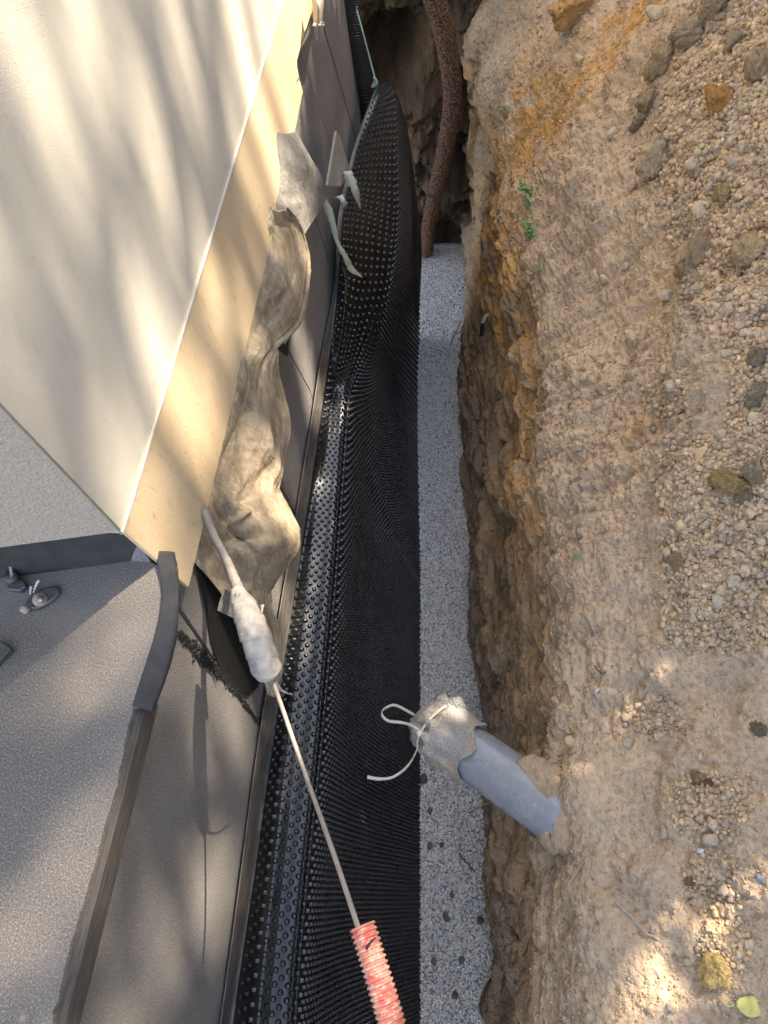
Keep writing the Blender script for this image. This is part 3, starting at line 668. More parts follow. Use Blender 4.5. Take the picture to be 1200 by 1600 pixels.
UP = catmull(sheet_rows(urows, ux), 110, 70); un = grid_normals(UP); un *= np.sign((un*(-UP)).sum(-1).mean()); x_, y_, z_ = UP[..., 0], UP[..., 1], UP[..., 2]
UP = UP+un*(.006*fbm(x_*9, y_*9, z_*9+3, 3)+.0025*fbm(x_*30, y_*30, z_*30, 3, .6, True))[..., None]
fo = thick('fleece_corner', UP, M_fleece2, .002, un); tag(fo, 'grey triangular fold of fleece above the long brown fleece', 'fleece')
# black triangular tab under the fleece
o = link('foil_tab', solid_poly('foil_tab', [PX(435, 544, -.392), PX(452, 526, -.392), PX(450, 556, -.394), PX(447, 556, -.394)], (-.002, 0, 0), M_tar)); tag(o, 'small black triangular foil tab sticking out under the fleece', 'foil')

# torn black foil with fleece shadow painted in, and tar, beside the taped cable
XF = XW+.003
fpts = [(300, 848), (325, 838), (342, 862), (346, 872), (330, 868), (322, 880), (345, 895), (352, 925), (350, 955), (372, 975), (392, 985), (408, 1030), (410, 1055), (402, 1075), (388, 1088), (372, 1080), (352, 1062), (340, 1035), (330, 1000), (324, 960), (314, 920), (306, 885)]
o = link('foil_shadow', solid_poly('foil_shadow', [PX(a, b, XF) for a, b in fpts], (-.0012, 0, 0), M_tar)); tag(o, 'torn black foil and painted fleece shadow on the insulation behind the white taped cable', 'foil')
n = 900; t = rng.random(n); a = np.array([PX(280, 992, XW), PX(335, 1045, XW), PX(372, 1085, XW), PX(404, 1132, XW)])
pp = np.array([[np.interp(q, [0, .4, .7, 1], a[:, k]) for k in range(3)] for q in t]); wd = np.interp(t, [0, .3, .6, 1], [.006, .012, .007, .001])
pp[:, 2] += rng.normal(size=n)*wd; pp[:, 1] += rng.normal(size=n)*wd*.5; pp[:, 0] = XW+.0012
o = scatter('tar_crumbs', [lump(ICO1, 5, .3)], pp, rng.uniform(.0012, .0035, n), M_tar, np.zeros((n, 3))); tag(o, kind='stuff', label='black tar smear along the open joint of the insulation')
o = link('fleece_scrap', solid_poly('fleece_scrap', [PX(a_, b_, x_) for a_, b_, x_ in [(352, 920, -.375), (372, 935, -.37), (378, 975, -.37), (366, 966, -.378), (341, 954, -.385), (345, 938, -.382)]], (-.0015, 0, 0), M_fleece2)); tag(o, 'small pale fleece scrap caught behind the taped cable', 'fleece')

# ------------------------------------------------------------------ taped cable
M_tape = simple('white_tape', (.40, .355, .30), .65, .4, 60, .0025, 70); M_rod = simple('steel_rod', (.30, .25, .20), .5, .3, 60, .0006, 200); M_cond = simple('grey_conduit', (.27, .24, .20), .6, .3, 60, .0008, 200)
cable = tag(empty('taped_cable', PX(400, 990, -.27)), 'thin cable with a white taped bulge running down into a red corrugated sleeve', 'cable')
a = [PX(318, 795, -.414), PX(332, 832, -.40), PX(350, 868, -.386), PX(357, 882, -.376), PX(372, 920, -.350), PX(385, 950, -.334)]
P_, r_ = resample(a, 60, [.0062, .0062, .0066, .007, .0088, .011]); r_ = r_*(1+.06*np.cos(np.arange(60)*2.2))
part('conduit', tube('conduit', P_, r_, M_cond, 12), cable)
P_ = resample([q+np.array([-.004, .002, -.011]) for q in a[:3]], 24); part('wire', tube('wire', P_, .0028, M_cond, 8), cable)
a = [PX(368, 920, -.345), PX(380, 945, -.330), PX(392, 975, -.313), PX(404, 1008, -.298), PX(414, 1038, -.286), PX(420, 1050, -.282), PX(424, 1058, -.279)]
nR = 90; P_, r_ = resample(a, nR, [.0085, .017, .0205, .0205, .0205, .0185, .008])
V = []; T = np.gradient(P_, axis=0); T /= np.linalg.norm(T, axis=1)[:, None]; aa = np.cross(T[0], [.3, .2, 1]); sg_ = 40
for i in range(nR):
    aa = aa-T[i]*aa.dot(T[i]); aa /= np.linalg.norm(aa); bb = np.cross(T[i], aa)
    for k in range(sg_):
        th = 2*math.pi*k/sg_; lap = ((i/nR*7+k/sg_*1.0) % 1.0)
        rr = r_[i]*(1+.09*lap+.06*fbm(np.array([math.cos(th)*2]), np.array([math.sin(th)*2]), np.array([i*.22]), 3)[0])
        V.append(P_[i]+rr*(aa*math.cos(th)+bb*math.sin(th)))
ff = [(i*sg_+k, i*sg_+(k+1) % sg_, (i+1)*sg_+(k+1) % sg_, (i+1)*sg_+k) for i in range(nR-1) for k in range(sg_)]
tr_ = part('tape_roll', pymesh('tape_roll', V, ff, M_tape, True), cable)
for q in [[(420, 1055, -.278), (432, 1072, -.276), (445, 1082, -.276), (458, 1085, -.28)], [(410, 1052, -.286), (417, 1068, -.284), (428, 1078, -.283)], [(432, 1040, -.274), (434, 1060, -.276)], [(378, 990, -.312), (380, 1002, -.312)], [(410, 945, -.30), (409, 958, -.298)], [(372, 925, -.335), (366, 948, -.34), (372, 955, -.34)]]:
    P_ = resample([PX(*k) for k in q], 10); part('tape_end', ribbon('tape_end', P_, np.linspace(.006, .002, 10)*(1+.3*rng.normal(size=10)), (1, .6, .2), M_tape), tr_ if False else cable)
a = [PX(418, 1046, -.283), PD(430, 1075, 1.00), PD(470, 1190, .95), PD(520, 1330, .83), PD(560, 1450, .745), PD(585, 1530, .715)]
part('rod', tube('rod', resample(a, 60), np.linspace(.0034, .0028, 60), M_rod, 10), cable)
def mat_red():
    m, t, b = new_mat('worn_red_plastic'); v = coords(t); n = noise(t, v, 45, 6, .7); n2 = noise(t, v, 160, 4, .7)
    c = ramp(t, n, [(.4, (.42, .075, .06)), (.62, (.45, .24, .18))]); c = mixc(t, ramp(t, n2, [(.5, G(0)), (.62, G(.8))]), c, (.50, .38, .27))
    c = mixc(t, ramp(t, n2, [(.25, G(.6)), (.33, G(0))]), c, (.12, .08, .06))
    t.links.new(c, b.inputs['Base Color']); b.inputs['Roughness'].default_value = .6; bump(t, b, n2, .001); return m
M_red = mat_red()
a = [PD(566, 1446, .735), PD(592, 1530, .71), PD(618, 1620, .69), PD(650, 1730, .66), PD(690, 1860, .63)]
nn_ = 520; P_ = resample(a, nn_); L = np.concatenate([[0], np.cumsum(np.linalg.norm(np.diff(P_, axis=0), axis=1))]); r_ = .0128+.0011*np.tanh(2.5*np.sin(L*2*math.pi/.0052))
part('corrugated_sleeve', tube('corrugated_sleeve', P_, r_, M_red, 28, cap=False), cable)
part('sleeve_lining', tube('sleeve_lining', P_[2:], .0105, M_tar, 20, cap=False), cable)
# ragged slit
P_ = resample([PD(573, 1482, .712), PD(579, 1472, .709), PD(588, 1465, .707)], 8); part('slit', ribbon('slit', P_, np.linspace(.003, .001, 8), (0, 1, .2), M_tar), cable)

# ------------------------------------------------------------------ grey drain pipe with wrapped end
def mat_pipe():
    m, t, b = new_mat('grey_pvc'); v = coords(t); n = noise(t, v, 16, 6, .7); f = noise(t, v, 90, 5, .7)
    c = ramp(t, f, [(.3, (.19, .20, .215)), (.7, (.25, .26, .275))]); c = mixc(t, ramp(t, n, [(.56, G(0)), (.66, G(.75))]), c, (.36, .28, .20))
    c = mixc(t, ramp(t, f, [(.66, G(0)), (.72, G(.6))]), c, (.55, .53, .5))
    t.links.new(c, b.inputs['Base Color']); t.links.new(ramp(t, n, [(.5, G(.28)), (.65, G(.8))]), b.inputs['Roughness']); return m
M_pipe = mat_pipe()
pipe = tag(empty('drain_pipe', PZ(845, 1290, -1.47)), 'grey plastic drain pipe sticking out of the soil bank over the gravel', 'pipe')
pa = np.array(PZ(712, 1160, -1.53)); pb = np.array(PZ(835, 1247, -1.49)); ax = pb-pa; Lp = np.linalg.norm(ax); ax /= Lp; RP = .054
P_ = np.array([pa+ax*s_ for s_ in np.linspace(-.03, Lp+.072, 60)])
part('pipe_barrel', tube('pipe_barrel', P_, RP, M_pipe, 64, cap=True), pipe)
# soil cap lying on the pipe where it enters the bank
vv, fc = lump(ICO4, 77, .22, 0); u1 = np.cross(ax, [0, 0, 1]); u1 /= np.linalg.norm(u1); u2 = np.cross(u1, ax)
if u2[2] < 0: u2 = -u2
far_ = u1 if u1[1] > 0 else -u1
cc = pb+ax*.012+u2*.034+far_*.034; V = cc+np.outer(vv[:, 0]*.062, ax)+np.outer(vv[:, 1]*.034, far_)+np.outer(vv[:, 2]*.028, u2)
V += (.014*fbm(V[:, 0]*45, V[:, 1]*45, V[:, 2]*45, 5, .6)*1)[:, None]*np.array([[.6, .6, 1]])
o = link('soil_heap', mesh_np('soil_heap', V, fc, M_soil, np.full((len(V), 3), 1.)*np.array((.42, .31, .20)))); tag(o, 'small heap of soil lying on the grey pipe where it enters the bank', 'soil')
vv, fc = lump(ICO4, 78, .25, 0); cc = np.array(PZ(876, 1288, -1.475)); V = cc+vv*np.array([.040, .058, .050]); V += (.014*fbm(V[:, 0]*45, V[:, 1]*45, V[:, 2]*45, 5, .6))[:, None]
o = link('soil_heap', mesh_np('soil_heap', V, fc, M_soil, np.full((len(V), 3), 1.)*np.array((.44, .325, .21)))); tag(o, 'lump of bank soil packed against the buried end of the grey pipe', 'soil')
def mat_sack():
    m, t, b = new_mat('sandy_sack'); v = coords(t); n = noise(t, v, 9, 5, .6); f = noise(t, v, 420, 4, .8); g_ = voro(t, v, 330)
    c = ramp(t, n, [(.4, (.36, .34, .32)), (.6, (.50, .41, .31))]); c = mixc(t, 1, c, ramp(t, f, [(.3, G(.55)), (.55, G(1.05))]), 'MULTIPLY')
    t.links.new(c, b.inputs['Base Color']); b.inputs['Roughness'].default_value = .95; bump(t, b, g_, .0035); return m
M_sack = mat_sack(); M_strap = simple('cream_strap', (.56, .52, .42), .5, .12, 40, .0004, 100)
sack = tag(empty('sack_cover', pa), 'pale sandy sackcloth tied over the open end of the grey pipe', 'cloth')
prof = [(.035, 1.22), (.028, 1.14), (.012, 1.10), (-.005, 1.13), (-.022, 1.20), (-.038, 1.18), (-.05, 1.02), (-.060, .97), (-.072, 1.03), (-.086, .86), (-.094, .55), (-.098, .22), (-.099, .02)]
nn_, sg_ = 90, 96; V = np.zeros((nn_, sg_, 3)); pr2 = np.array(prof)
for i in range(nn_):
    t_ = i/(nn_-1)*(len(prof)-1); s_ = np.interp(t_, range(len(prof)), pr2[:, 0]); rr = np.interp(t_, range(len(prof)), pr2[:, 1])*RP
    th = np.arange(sg_)*2*math.pi/sg_; e_ = 0
    band_ = math.exp(-((s_+.052)/.014)**2); w1 = .06*np.sin(th*3+1+i*.02)+.04*np.sin(th*7+i*.06)+(.03+.07*band_)*np.sin(th*13-i*.03+.6*np.sin(th*2))
    amp = (.25+.9*min(1, i/40)); rad = rr*(1+amp*w1*(.5 if i < 12 else 1)+.06*fbm(np.cos(th)*2, np.sin(th)*2, np.full(sg_, i*.07), 3))
    sk = s_+(.020*np.cos(th-2.2)*(1 if i < 20 else .3)+.010*np.sin(th*5))*max(0, 1-i/30)
    V[i] = pa+np.outer(sk, ax)+np.outer(rad*np.cos(th), far_)+np.outer(rad*np.sin(th), u2)
V = np.concatenate([V, V[:, :1]], 1); vn = grid_normals(V); vn *= np.sign((vn*(V-pa)).sum(-1).mean())
V = V+vn*(.0018*fbm(V[..., 0]*70, V[..., 1]*70, V[..., 2]*70, 3))[..., None]
thick('cloth', V, M_sack, .0015, vn, parent=sack)
# lumpy gathered end
for k, (px, py, r) in enumerate([(694, 1096, 13), (710, 1100, 14), (652, 1130, 11)]):
    vv, fc = lump(ICO3, 90+k, .3, 2); c0 = PD(px, py, np.dot(pa, RC.T@np.array([0, 0, 1]))-.01) if False else np.array(PZ(px, py, -1.515)); V = c0-np.array([0, 0, .012])+vv*r*1.75/F*np.array([1.1, .9, .8])
    part('cloth_fold', mesh_np('cloth_fold', V, fc, M_sack), sack)
def loop_at(s_, rr, w_):
    th = np.linspace(0, 2*math.pi, 60); return np.array([pa+ax*(s_+.004*math.sin(t*2))+far_*math.cos(t)*rr+u2*math.sin(t)*rr for t in th])
strap = tag(empty('tie_strap', pa-ax*.055), 'cream plastic tie strap with long loose ends round the sackcloth', 'strap')
part('band', ribbon('band', loop_at(-.052, RP*1.10, 0), .005, ax, M_strap, .0008), strap)
zz = -1.50
P_ = resample([PZ(655, 1142, -1.48), PZ(645, 1134, zz+.03), PZ(628, 1129, zz+.05), PZ(606, 1126, zz+.05), PZ(596, 1115, zz+.05), PZ(603, 1106, zz+.04), PZ(618, 1102, zz+.03), PZ(642, 1114, zz), PZ(652, 1120, zz-.02)], 50)
part('tail', ribbon('tail', P_, .0055, (.3, .8, .5), M_strap, .0008), strap)
P_ = resample([PZ(655, 1150, -1.51), PZ(650, 1175, -1.52), PZ(636, 1198, -1.51), PZ(614, 1214, -1.50), PZ(592, 1217, -1.49), PZ(574, 1214, -1.48)], 40)
part('tail', ribbon('tail', P_, np.concatenate([np.full(30, .0052), np.full(10, .0065)]), (.2, .9, .3), M_strap, .0008), strap)
part('buckle', mesh_np('buckle', np.array(PZ(655, 1146, -1.475))+ICO2[0]*np.array([.006, .007, .004]), ICO2[1], M_strap), strap)

# ------------------------------------------------------------------ far end: coir drain pipe, cord, board pieces, tape strips
def mat_coir():
    m, t, b = new_mat('coir_wrap'); v = coords(t); n = noise(t, v, 220, 4, .8); k = voro(t, coords(t, (1, 1, .7)), 150)
    c = ramp(t, k, [(.1, (.30, .17, .095)), (.5, (.17, .085, .045)), (.8, (.05, .028, .018))]); c = mixc(t, 1, c, ramp(t, n, [(.3, G(.6)), (.6, G(1.2))]), 'MULTIPLY')
    t.links.new(c, b.inputs['Base Color']); b.inputs['Roughness'].default_value = .9; bump(t, b, k, -.006); return m
a = [PY(655, -60, 2.55), PY(680, 0, 2.58), PY(698, 70, 2.62), PY(707, 150, 2.66), PY(698, 220, 2.70), PY(684, 285, 2.74), PY(672, 340, 2.78), PY(667, 385, 2.8), PZ(666, 395, -2.62)]
nn_ = 400; P_ = resample(a, nn_); L = np.concatenate([[0], np.cumsum(np.linalg.norm(np.diff(P_, axis=0), axis=1))]); r_ = np.linspace(.037, .031, nn_)+.0028*np.sin(L*2*math.pi/.014)
o = link('coir_pipe', tube('coir_pipe', P_, r_, mat_coir(), 26)); tag(o, 'brown coir wrapped corrugated pipe hanging down the far end of the trench', 'pipe')
M_cord = simple('green_cord', (.30, .42, .38), .6, .2, 100)
cord = tag(empty('green_string', PY(590, 132, 2.19)), 'thin green cord holding up the far end of the black membrane', 'cord')
part('strand', tube('strand', resample([PY(548, -40, 2.3), PY(556, 10, 2.27), PY(570, 62, 2.23), PY(586, 124, 2.19)], 30), .0028, M_cord, 6), cord)
part('knot', tube('knot', resample([PY(584, 120, 2.185), PY(589, 130, 2.18), PY(582, 136, 2.18), PY(586, 127, 2.185)], 16), .0042, M_cord, 6), cord)
M_bw = simple('pale_board', (.30, .28, .25), .7, .2, 30)
o = link('board_piece', solid_poly('board_piece', [PX(526, 205, -.383), PX(532, 214, -.383), PX(547, 265, -.383), PX(538, 284, -.384), PX(532, 292, -.386), PX(512, 290, -.388)], (-.006, 0, 0), M_bw, .0008)); tag(o, 'pale triangular board piece leaning on the dark panels behind the membrane', 'board')
M_strip = simple('peeling_tape', (.50, .49, .38), .6, .2, 40, .0008, 90)
for lab, q, w_ in [('short pale tape strip peeling off the triangular board onto the membrane', [(537, 268, 1.60), (543, 271, 1.58), (550, 285, 1.57), (557, 303, 1.57), (563, 325, 1.60)], [.008, .022, .022, .018, .006]),
                   ('tiny curled tape end above the black membrane', [(526, 309, 1.50), (531, 307, 1.49), (536, 314, 1.48), (541, 320, 1.49), (535, 322, 1.50)], [.012, .016, .012, .010, .006]),
                   ('long twisted pale tape strip hanging from the grey fleece fold', [(506, 312, 1.40), (514, 330, 1.40), (522, 358, 1.40), (527, 378, 1.40), (540, 402, 1.40), (549, 420, 1.41), (566, 433, 1.43)], [.014, .018, .014, .008, .012, .016, .004])]:
    P_ = resample([PY(*k) for k in q], 34); W_ = np.interp(np.linspace(0, 1, 34), np.linspace(0, 1, len(w_)), w_)
    wd = np.array([[math.cos(t), math.sin(t)*.4, .3*math.sin(t)] for t in np.linspace(.2, 1.4, 34)])
    o = link('tape_strip', ribbon('tape_strip', P_, W_*(1+.12*rng.normal(size=34)), wd, M_strip, .0009)); tag(o, lab, 'tape', 'peeling tape strips')
sc_ = tag(empty('mesh_scrap', PX(495, 15, -.38)), 'frayed pale plaster mesh scrap at the top of the buff board', 'scrap')
MS = catmull([[PX(486, -25, -.40), PX(496, -25, -.385), PX(510, -25, -.40)], [PX(488, 5, -.40), PX(497, 4, -.37), PX(507, 5, -.39)], [PX(489, 26, -.395), PX(498, 25, -.375), PX(505, 24, -.39)], [PX(491, 38, -.39), PX(498, 37, -.38), PX(504, 34, -.39)]], 30, 14)
thick_auto('scrap_body', MS, simple('scrap_plaster', (.40, .36, .29), .85, .2, 50), .002, parent=sc_)
for k in range(10):
    x0 = 490+k*1.5; part('fibre', tube('fibre', resample([PX(x0, 34, -.383), PX(x0+rng.uniform(-3, 3), 38, -.38), PX(x0+rng.uniform(-6, 6), 40+rng.uniform(-1, 2), -.378)], 6), .0008, M_white, 4), sc_)
# cable stub in the bank
h, n_ = hit(764, 492)
if h:
    cs = tag(empty('cable_stub', h), 'short white and black cable stub poking out of the soil bank', 'cable')
    a = Vector(PZ(766, 488, h.z+.03)); b_ = h+n_*.02
    part('sheath', tube('sheath', resample([h-n_*.02, h+n_*.012, h+n_*.03+Vector((0, -.02, -.02))], 10), .006, M_white, 8), cs)
    part('black_tip', tube('black_tip', resample([h+n_*.03+Vector((0, -.02, -.02)), h+n_*.03+Vector((-.002, -.045, -.06))], 6), .008, M_tar, 8), cs)

# ------------------------------------------------------------------ bolts and plates on the slab
M_iron = simple('dark_iron', (.10, .095, .09), .5, .4, 80, .0008, 160, .4); M_rust = simple('rusty_washer', (.36, .27, .20), .7, .4, 90, .0015, 140); M_screw = simple('screw_zinc', (.40, .38, .35), .4, .2, 100, 0, 0, .7)
def cyl(name, a, b, r0, r1, mat, seg=16): return tube(name, np.array([a, (np.array(a)+b)/2, b]), np.array([r0, (r0+r1)/2, r1]), mat, seg)
zs = ZS
sb = np.array(PZ(22, 916, zs))
clamp = tag(empty('screw_clamp', sb), 'dark clamp block with an upright screw on the slab by the house corner', 'clamp')
u = 1/F*.86
base = [PZ(4, 903, zs+.010), PZ(20, 899, zs+.010), PZ(38, 908, zs+.010), PZ(40, 916, zs+.010), PZ(30, 923, zs+.010), PZ(12, 921, zs+.010)]
part('block', solid_poly('block', base, (0, 0, -.0095), M_iron, .0015), clamp)
part('boss', cyl('boss', PZ(18, 906, zs+.008), PZ(17, 900, zs+.022), .009, .008, M_iron), clamp)
P_ = resample([PZ(19, 900, zs+.02), PZ(15, 872, zs+.035)], 60); part('screw', tube('screw', P_, .0026+.0006*np.sin(np.arange(60)*1.3), M_screw, 10), clamp)
lk = np.array(PZ(62, 934, zs)); plate = tag(empty('bolt_plate', lk), 'oval dark plate with a rusty round washer lying on the slab', 'plate')
pts = [(40, 938), (48, 928), (60, 920), (76, 916), (86, 914), (93, 918), (92, 926), (84, 935), (70, 945), (56, 951), (44, 950), (39, 945)]
part('plate_body', solid_poly('plate_body', [PZ(a, b, zs+.008) for a, b in pts], (0, 0, -.0075), M_iron, .002), plate)
part('washer', cyl('washer', PZ(63, 937, zs+.008), PZ(63, 936, zs+.0125), .0098, .0085, M_rust, 24), plate)
part('bolt_head', cyl('bolt_head', PZ(64, 937, zs+.0125), PZ(64, 936, zs+.017), .0048, .004, M_screw, 6), plate)
V, fc = lump(ICO3, 120, .3); part('nut', mesh_np('nut', np.array(PZ(39, 952, zs+.006))+V*np.array([.0075, .006, .0055]), fc, M_rust), plate)
P_ = resample([PZ(53, 925, zs+.008), PZ(58, 912, zs+.022), PZ(62, 906, zs+.03)], 30); part('screw', tube('screw', P_, .0022+.0005*np.sin(np.arange(30)*1.4), M_screw, 8), plate)
P_ = resample([PZ(48, 928, zs+.008), PZ(49, 915, zs+.02)], 20); part('screw', tube('screw', P_, .002+.0005*np.sin(np.arange(20)*1.4), M_screw, 8), plate)
o = link('tile_offcut', solid_poly('tile_offcut', [PZ(-30, 1010, zs+.012), PZ(0, 1000, zs+.012), PZ(17, 1014, zs+.012), PZ(0, 1031, zs+.012), PZ(-20, 1050, zs+.012)], (0, 0, -.0115), M_iron, .001)); tag(o, 'dark angular offcut at the left edge of the slab', 'offcut')

# ------------------------------------------------------------------ loose clods on the bank
clod_tm = [lump(ICO3, 200+k, .28, 2+k % 4, (1, rng.uniform(.75, 1), rng.uniform(.6, .9))) for k in range(12)]
clod_me = [mesh_np('clod', *t_, M_clod) for t_ in clod_tm]
def crusty(t_, k):
    V, Fc = t_; return V*(1+.16*fbm(V[:, 0]*4+k, V[:, 1]*4, V[:, 2]*4, 4, .6)+.07*fbm(V[:, 0]*11+k, V[:, 1]*11, V[:, 2]*11, 2))[:, None], Fc
big_t = [crusty(lump(ICO5, 300+k, .34, 3+k % 4, (1, .9, .85)), k) for k in range(14)]
def big_mat(c, i):
    m, t, b = new_mat('clod_%d' % i); v = coords(t); n = noise(t, v, 3, 6, .7); n2 = noise(t, v, 12, 6, .7)
    t.links.new(ramp(t, n, [(.35, tuple(x*.72 for x in c)), (.65, tuple(min(1, x*1.15) for x in c))]), b.inputs['Base Color']); b.inputs['Roughness'].default_value = .95; b.inputs['Specular IOR Level'].default_value = .15
    p = bump(t, b, n2, .004); bump(t, b, n, .005, .8, p); return m
BIG = [(1024, 256, 33, (.40, .33, .25), 'large round crusty clod on the upper slope'), (1092, 398, 40, (.33, .26, .19), 'big blocky clod with an orange flank above the rubble'), (1180, 392, 36, (.40, .31, .22), 'pale tan clod at the right edge of the rubble'),
       (1124, 160, 24, (.42, .25, .10), 'ochre orange clod high on the right of the slope'), (1140, 748, 26, (.36, .27, .15), 'wedge shaped clod with an ochre broken face'), (1178, 738, 22, (.36, .31, .25), 'oval clod at the right edge beside the wedge shaped clod'),
       (1165, 772, 18, (.36, .30, .22), 'tan clod just below the wedge shaped clod'), (1186, 562, 20, (.29, .26, .23), 'grey clod at the right edge in the middle of the slope'), (1188, 620, 20, (.31, .28, .24), 'lower grey clod at the right edge in the middle of the slope'),
       (1060, 882, 16, (.44, .36, .26), 'pale clod lying alone left of the lower rubble'), (1122, 1520, 30, (.58, .46, .24), 'large yellow sandy clod near the bottom right corner'), (1094, 1216, 14, (.46, .35, .22), 'small sandy stone on the near ledge'),
       (1122, 12, 26, (.36, .30, .23), 'long clod at the top of the slope'), (1080, 50, 26, (.30, .25, .20), 'dark clod below the long clod at the top of the slope'), (1035, 95, 24, (.34, .27, .19), 'flat tan clod perched left of the upper rubble'),
       (1150, 70, 20, (.40, .35, .28), 'pale crusted clod in the upper rubble'), (1190, 105, 28, (.36, .28, .21), 'smooth tan boulder at the upper right edge'), (1015, 160, 20, (.36, .30, .22), 'angular clod at the left end of the upper rubble'),
       (1000, 190, 15, (.33, .28, .23), 'rounded clod left of the large round crusty clod'), (903, 20, 34, (.38, .25, .12), 'orange brown soil block at the top left of the slope'), (1133, 305, 17, (.42, .33, .20), 'small ochre block in the middle of the rubble'),
       (1107, 1222, 9, (.40, .26, .15), 'small brown pebble right of the sandy stone'), (1078, 1375, 9, (.42, .27, .15), 'orange brown pebble on the near ledge'), (1186, 1140, 14, (.28, .25, .22), 'dark pebble at the right edge of the near ledge')]
for i, (px, py, r, c, lab) in enumerate(BIG):
    c = (c[0]*1.55, c[1]*1.38, c[2]*1.12)
    h, n_ = hit(px, py)
    if h is None: continue
    dpt = Vector(RC.T@np.array([0, 0, 1.])).dot(h) if False else float(np.array(h)@RC[:, 2]) ; R = r*dpt/F
    o = link('clod' if r > 10 else 'pebble', mesh_np('clod', *big_t[i % 14], big_mat(c, i))); o.location = h+n_*R*.25; o.scale = (R, R*rng.uniform(.8, 1), R*rng.uniform(.8, 1)); o.rotation_euler = rng.uniform(0, 6, 3); tag(o, lab, 'clod' if r > 10 else 'pebble', 'clods lying on the slope')

def dens(px, py):
    d_ = 0
    L_ = 985+max(0, (py-420))*.12 if py < 420 else 1060
    if py < 520: d_ = max(d_, 1/(1+math.exp(-(px-(1120-.0*py-(.25*(300-abs(py-250)))))/28)))
    if 500 <= py < 700: d_ = max(d_, 1/(1+math.exp(-(px-1150)/18)))
    if 680 <= py < 1020: d_ = max(d_, 1/(1+math.exp(-(px-(1055+.0*py))/22)))
    for (x0, y0, rx, ry, a_) in ((1025, 1125, 70, 40, .4), (1110, 1260, 70, 60, .6), (1120, 1380, 60, 60, .5), (1130, 1480, 60, 60, .4), (1000, 800, 60, 50, .12), (940, 640, 70, 70, .12), (860, 90, 80, 80, .12), (1000, 1560, 80, 40, .15), (1040, 620, 60, 50, .35)):
        d_ = max(d_, a_*math.exp(-((px-x0)/rx)**2-((py-y0)/ry)**2))
    return d_+.015
medium = []; small = []
tries = 0
while len(medium) < 270 and tries < 60000:
    tries += 1; px, py = random.uniform(820, 1215), random.uniform(-10, 1610)
    if random.random() > dens(px, py)**1.3: continue
    r = 5+9*random.random()**2.5
    if any((px-a)**2+(py-b)**2 < (.85*(r+c))**2 for a, b, c, *_ in BIG): continue
    if any((px-a)**2+(py-b)**2 < (.7*(r+c))**2 for a, b, c in medium): continue
    medium.append((px, py, r))
def zone(px, py):
    if py < 330: return 'brown grey clod in the loose rubble on the upper right of the slope', 'rubble clods high on the slope'
    if py < 660: return 'grey brown clod in the loose rubble on the middle right of the slope', 'rubble clods halfway down the slope'
    if py < 1040: return 'greyish clod in the rubble spill right of the bare slope', 'rubble clods low on the slope'
    return 'crumbly brown clod scattered on the near ledge below the slope', 'clods scattered on the near ledge'
for px, py, r in medium:
    h, n_ = hit(px, py)
    if h is None: continue
    R = r*float(np.array(h)@RC[:, 2])/F; o = link('clod', random.choice(clod_me)); o.location = h+n_*R*random.uniform(.1, .5); k = [random.uniform(.8, 1.1) for _ in range(3)]
    o.scale = [R*q for q in k]; o.rotation_euler = rng.uniform(0, 6, 3); lab, gr = zone(px, py) if px > 985 or py > 1040 else ('small clod lying by itself on the bare part of the slope', 'single clods on the bare slope'); tag(o, ('very small ' if r < 5.6 else 'small ' if r < 7 else 'medium sized ' if r < 9.5 else 'larger ')+lab.replace('small clod', 'clod'), 'clod', gr)
# small crumbs, joined
PS, RS, CS = [], [], []
tries = 0
while len(PS) < 36000 and tries < 190000:
    tries += 1; px, py = random.uniform(730, 1260), random.uniform(-40, 1660)
    if random.random() > .12+dens(px, py): continue
    h, n_ = hit(px, py)
    if h is None or (h.z < -1.62 and random.random() > .6): continue
    R = (.9+(4.6 if dens(px, py) > .25 else 1.6)*random.random()**2.4)*float(np.array(h)@RC[:, 2])/F; PS.append(h+n_*R*.35); RS.append(R)
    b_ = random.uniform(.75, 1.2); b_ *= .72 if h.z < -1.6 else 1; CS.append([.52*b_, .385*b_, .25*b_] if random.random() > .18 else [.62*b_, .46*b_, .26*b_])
PS = np.array([tuple(q) for q in PS]); RS = np.array(RS)[:, None]*rng.uniform(.7, 1.15, (len(RS), 3))
o = scatter('soil_crumbs', [lump(ICO1, k, .35) for k in range(5)]+[lump(ICO2, 50+k, .3) for k in range(3)], PS, RS, M_soil, np.array(CS)); tag(o, kind='stuff', label='loose soil crumbs strewn over the slope')

# roots, twigs, splinters on the soil
M_root = simple('pale_root', (.42, .34, .24), .8, .3, 60); M_droot = simple('dark_root', (.10, .07, .05), .85, .3, 60)
def on_bank(pts, r, mat, name, lab, cat, grp=None, lift=.004):
    P3 = []
    for px, py in pts:
        h, n_ = hit(px, py)
        if h is None: return
        P3.append(np.array(h+n_*lift))
    P_ = resample(P3, max(12, len(P3)*5)); P_ = P_+rng.normal(size=P_.shape)*.0006
    o = link(name, tube(name, P_, np.linspace(r, r*.5, len(P_)), mat, 6)); tag(o, lab, cat, grp)
on_bank([(962, 1412), (970, 1420), (985, 1432), (1000, 1447), (1012, 1458), (1032, 1470)], .0022, M_root, 'twig', 'pale bent twig lying on the near ledge', 'twig')
on_bank([(735, 150), (745, 135), (757, 125), (768, 118)], .002, M_root, 'root', 'thin pale root at the top of the trench wall', 'root', 'roots in the trench wall')
on_bank([(800, 565), (812, 568), (826, 570), (840, 571)], .0014, M_root, 'root', 'fine horizontal root across the ochre wall', 'root', 'roots in the trench wall')
on_bank([(865, 1252), (878, 1235), (890, 1222), (900, 1212)], .0018, M_root, 'root', 'pale root just right of the pipe', 'root', 'roots in the trench wall')
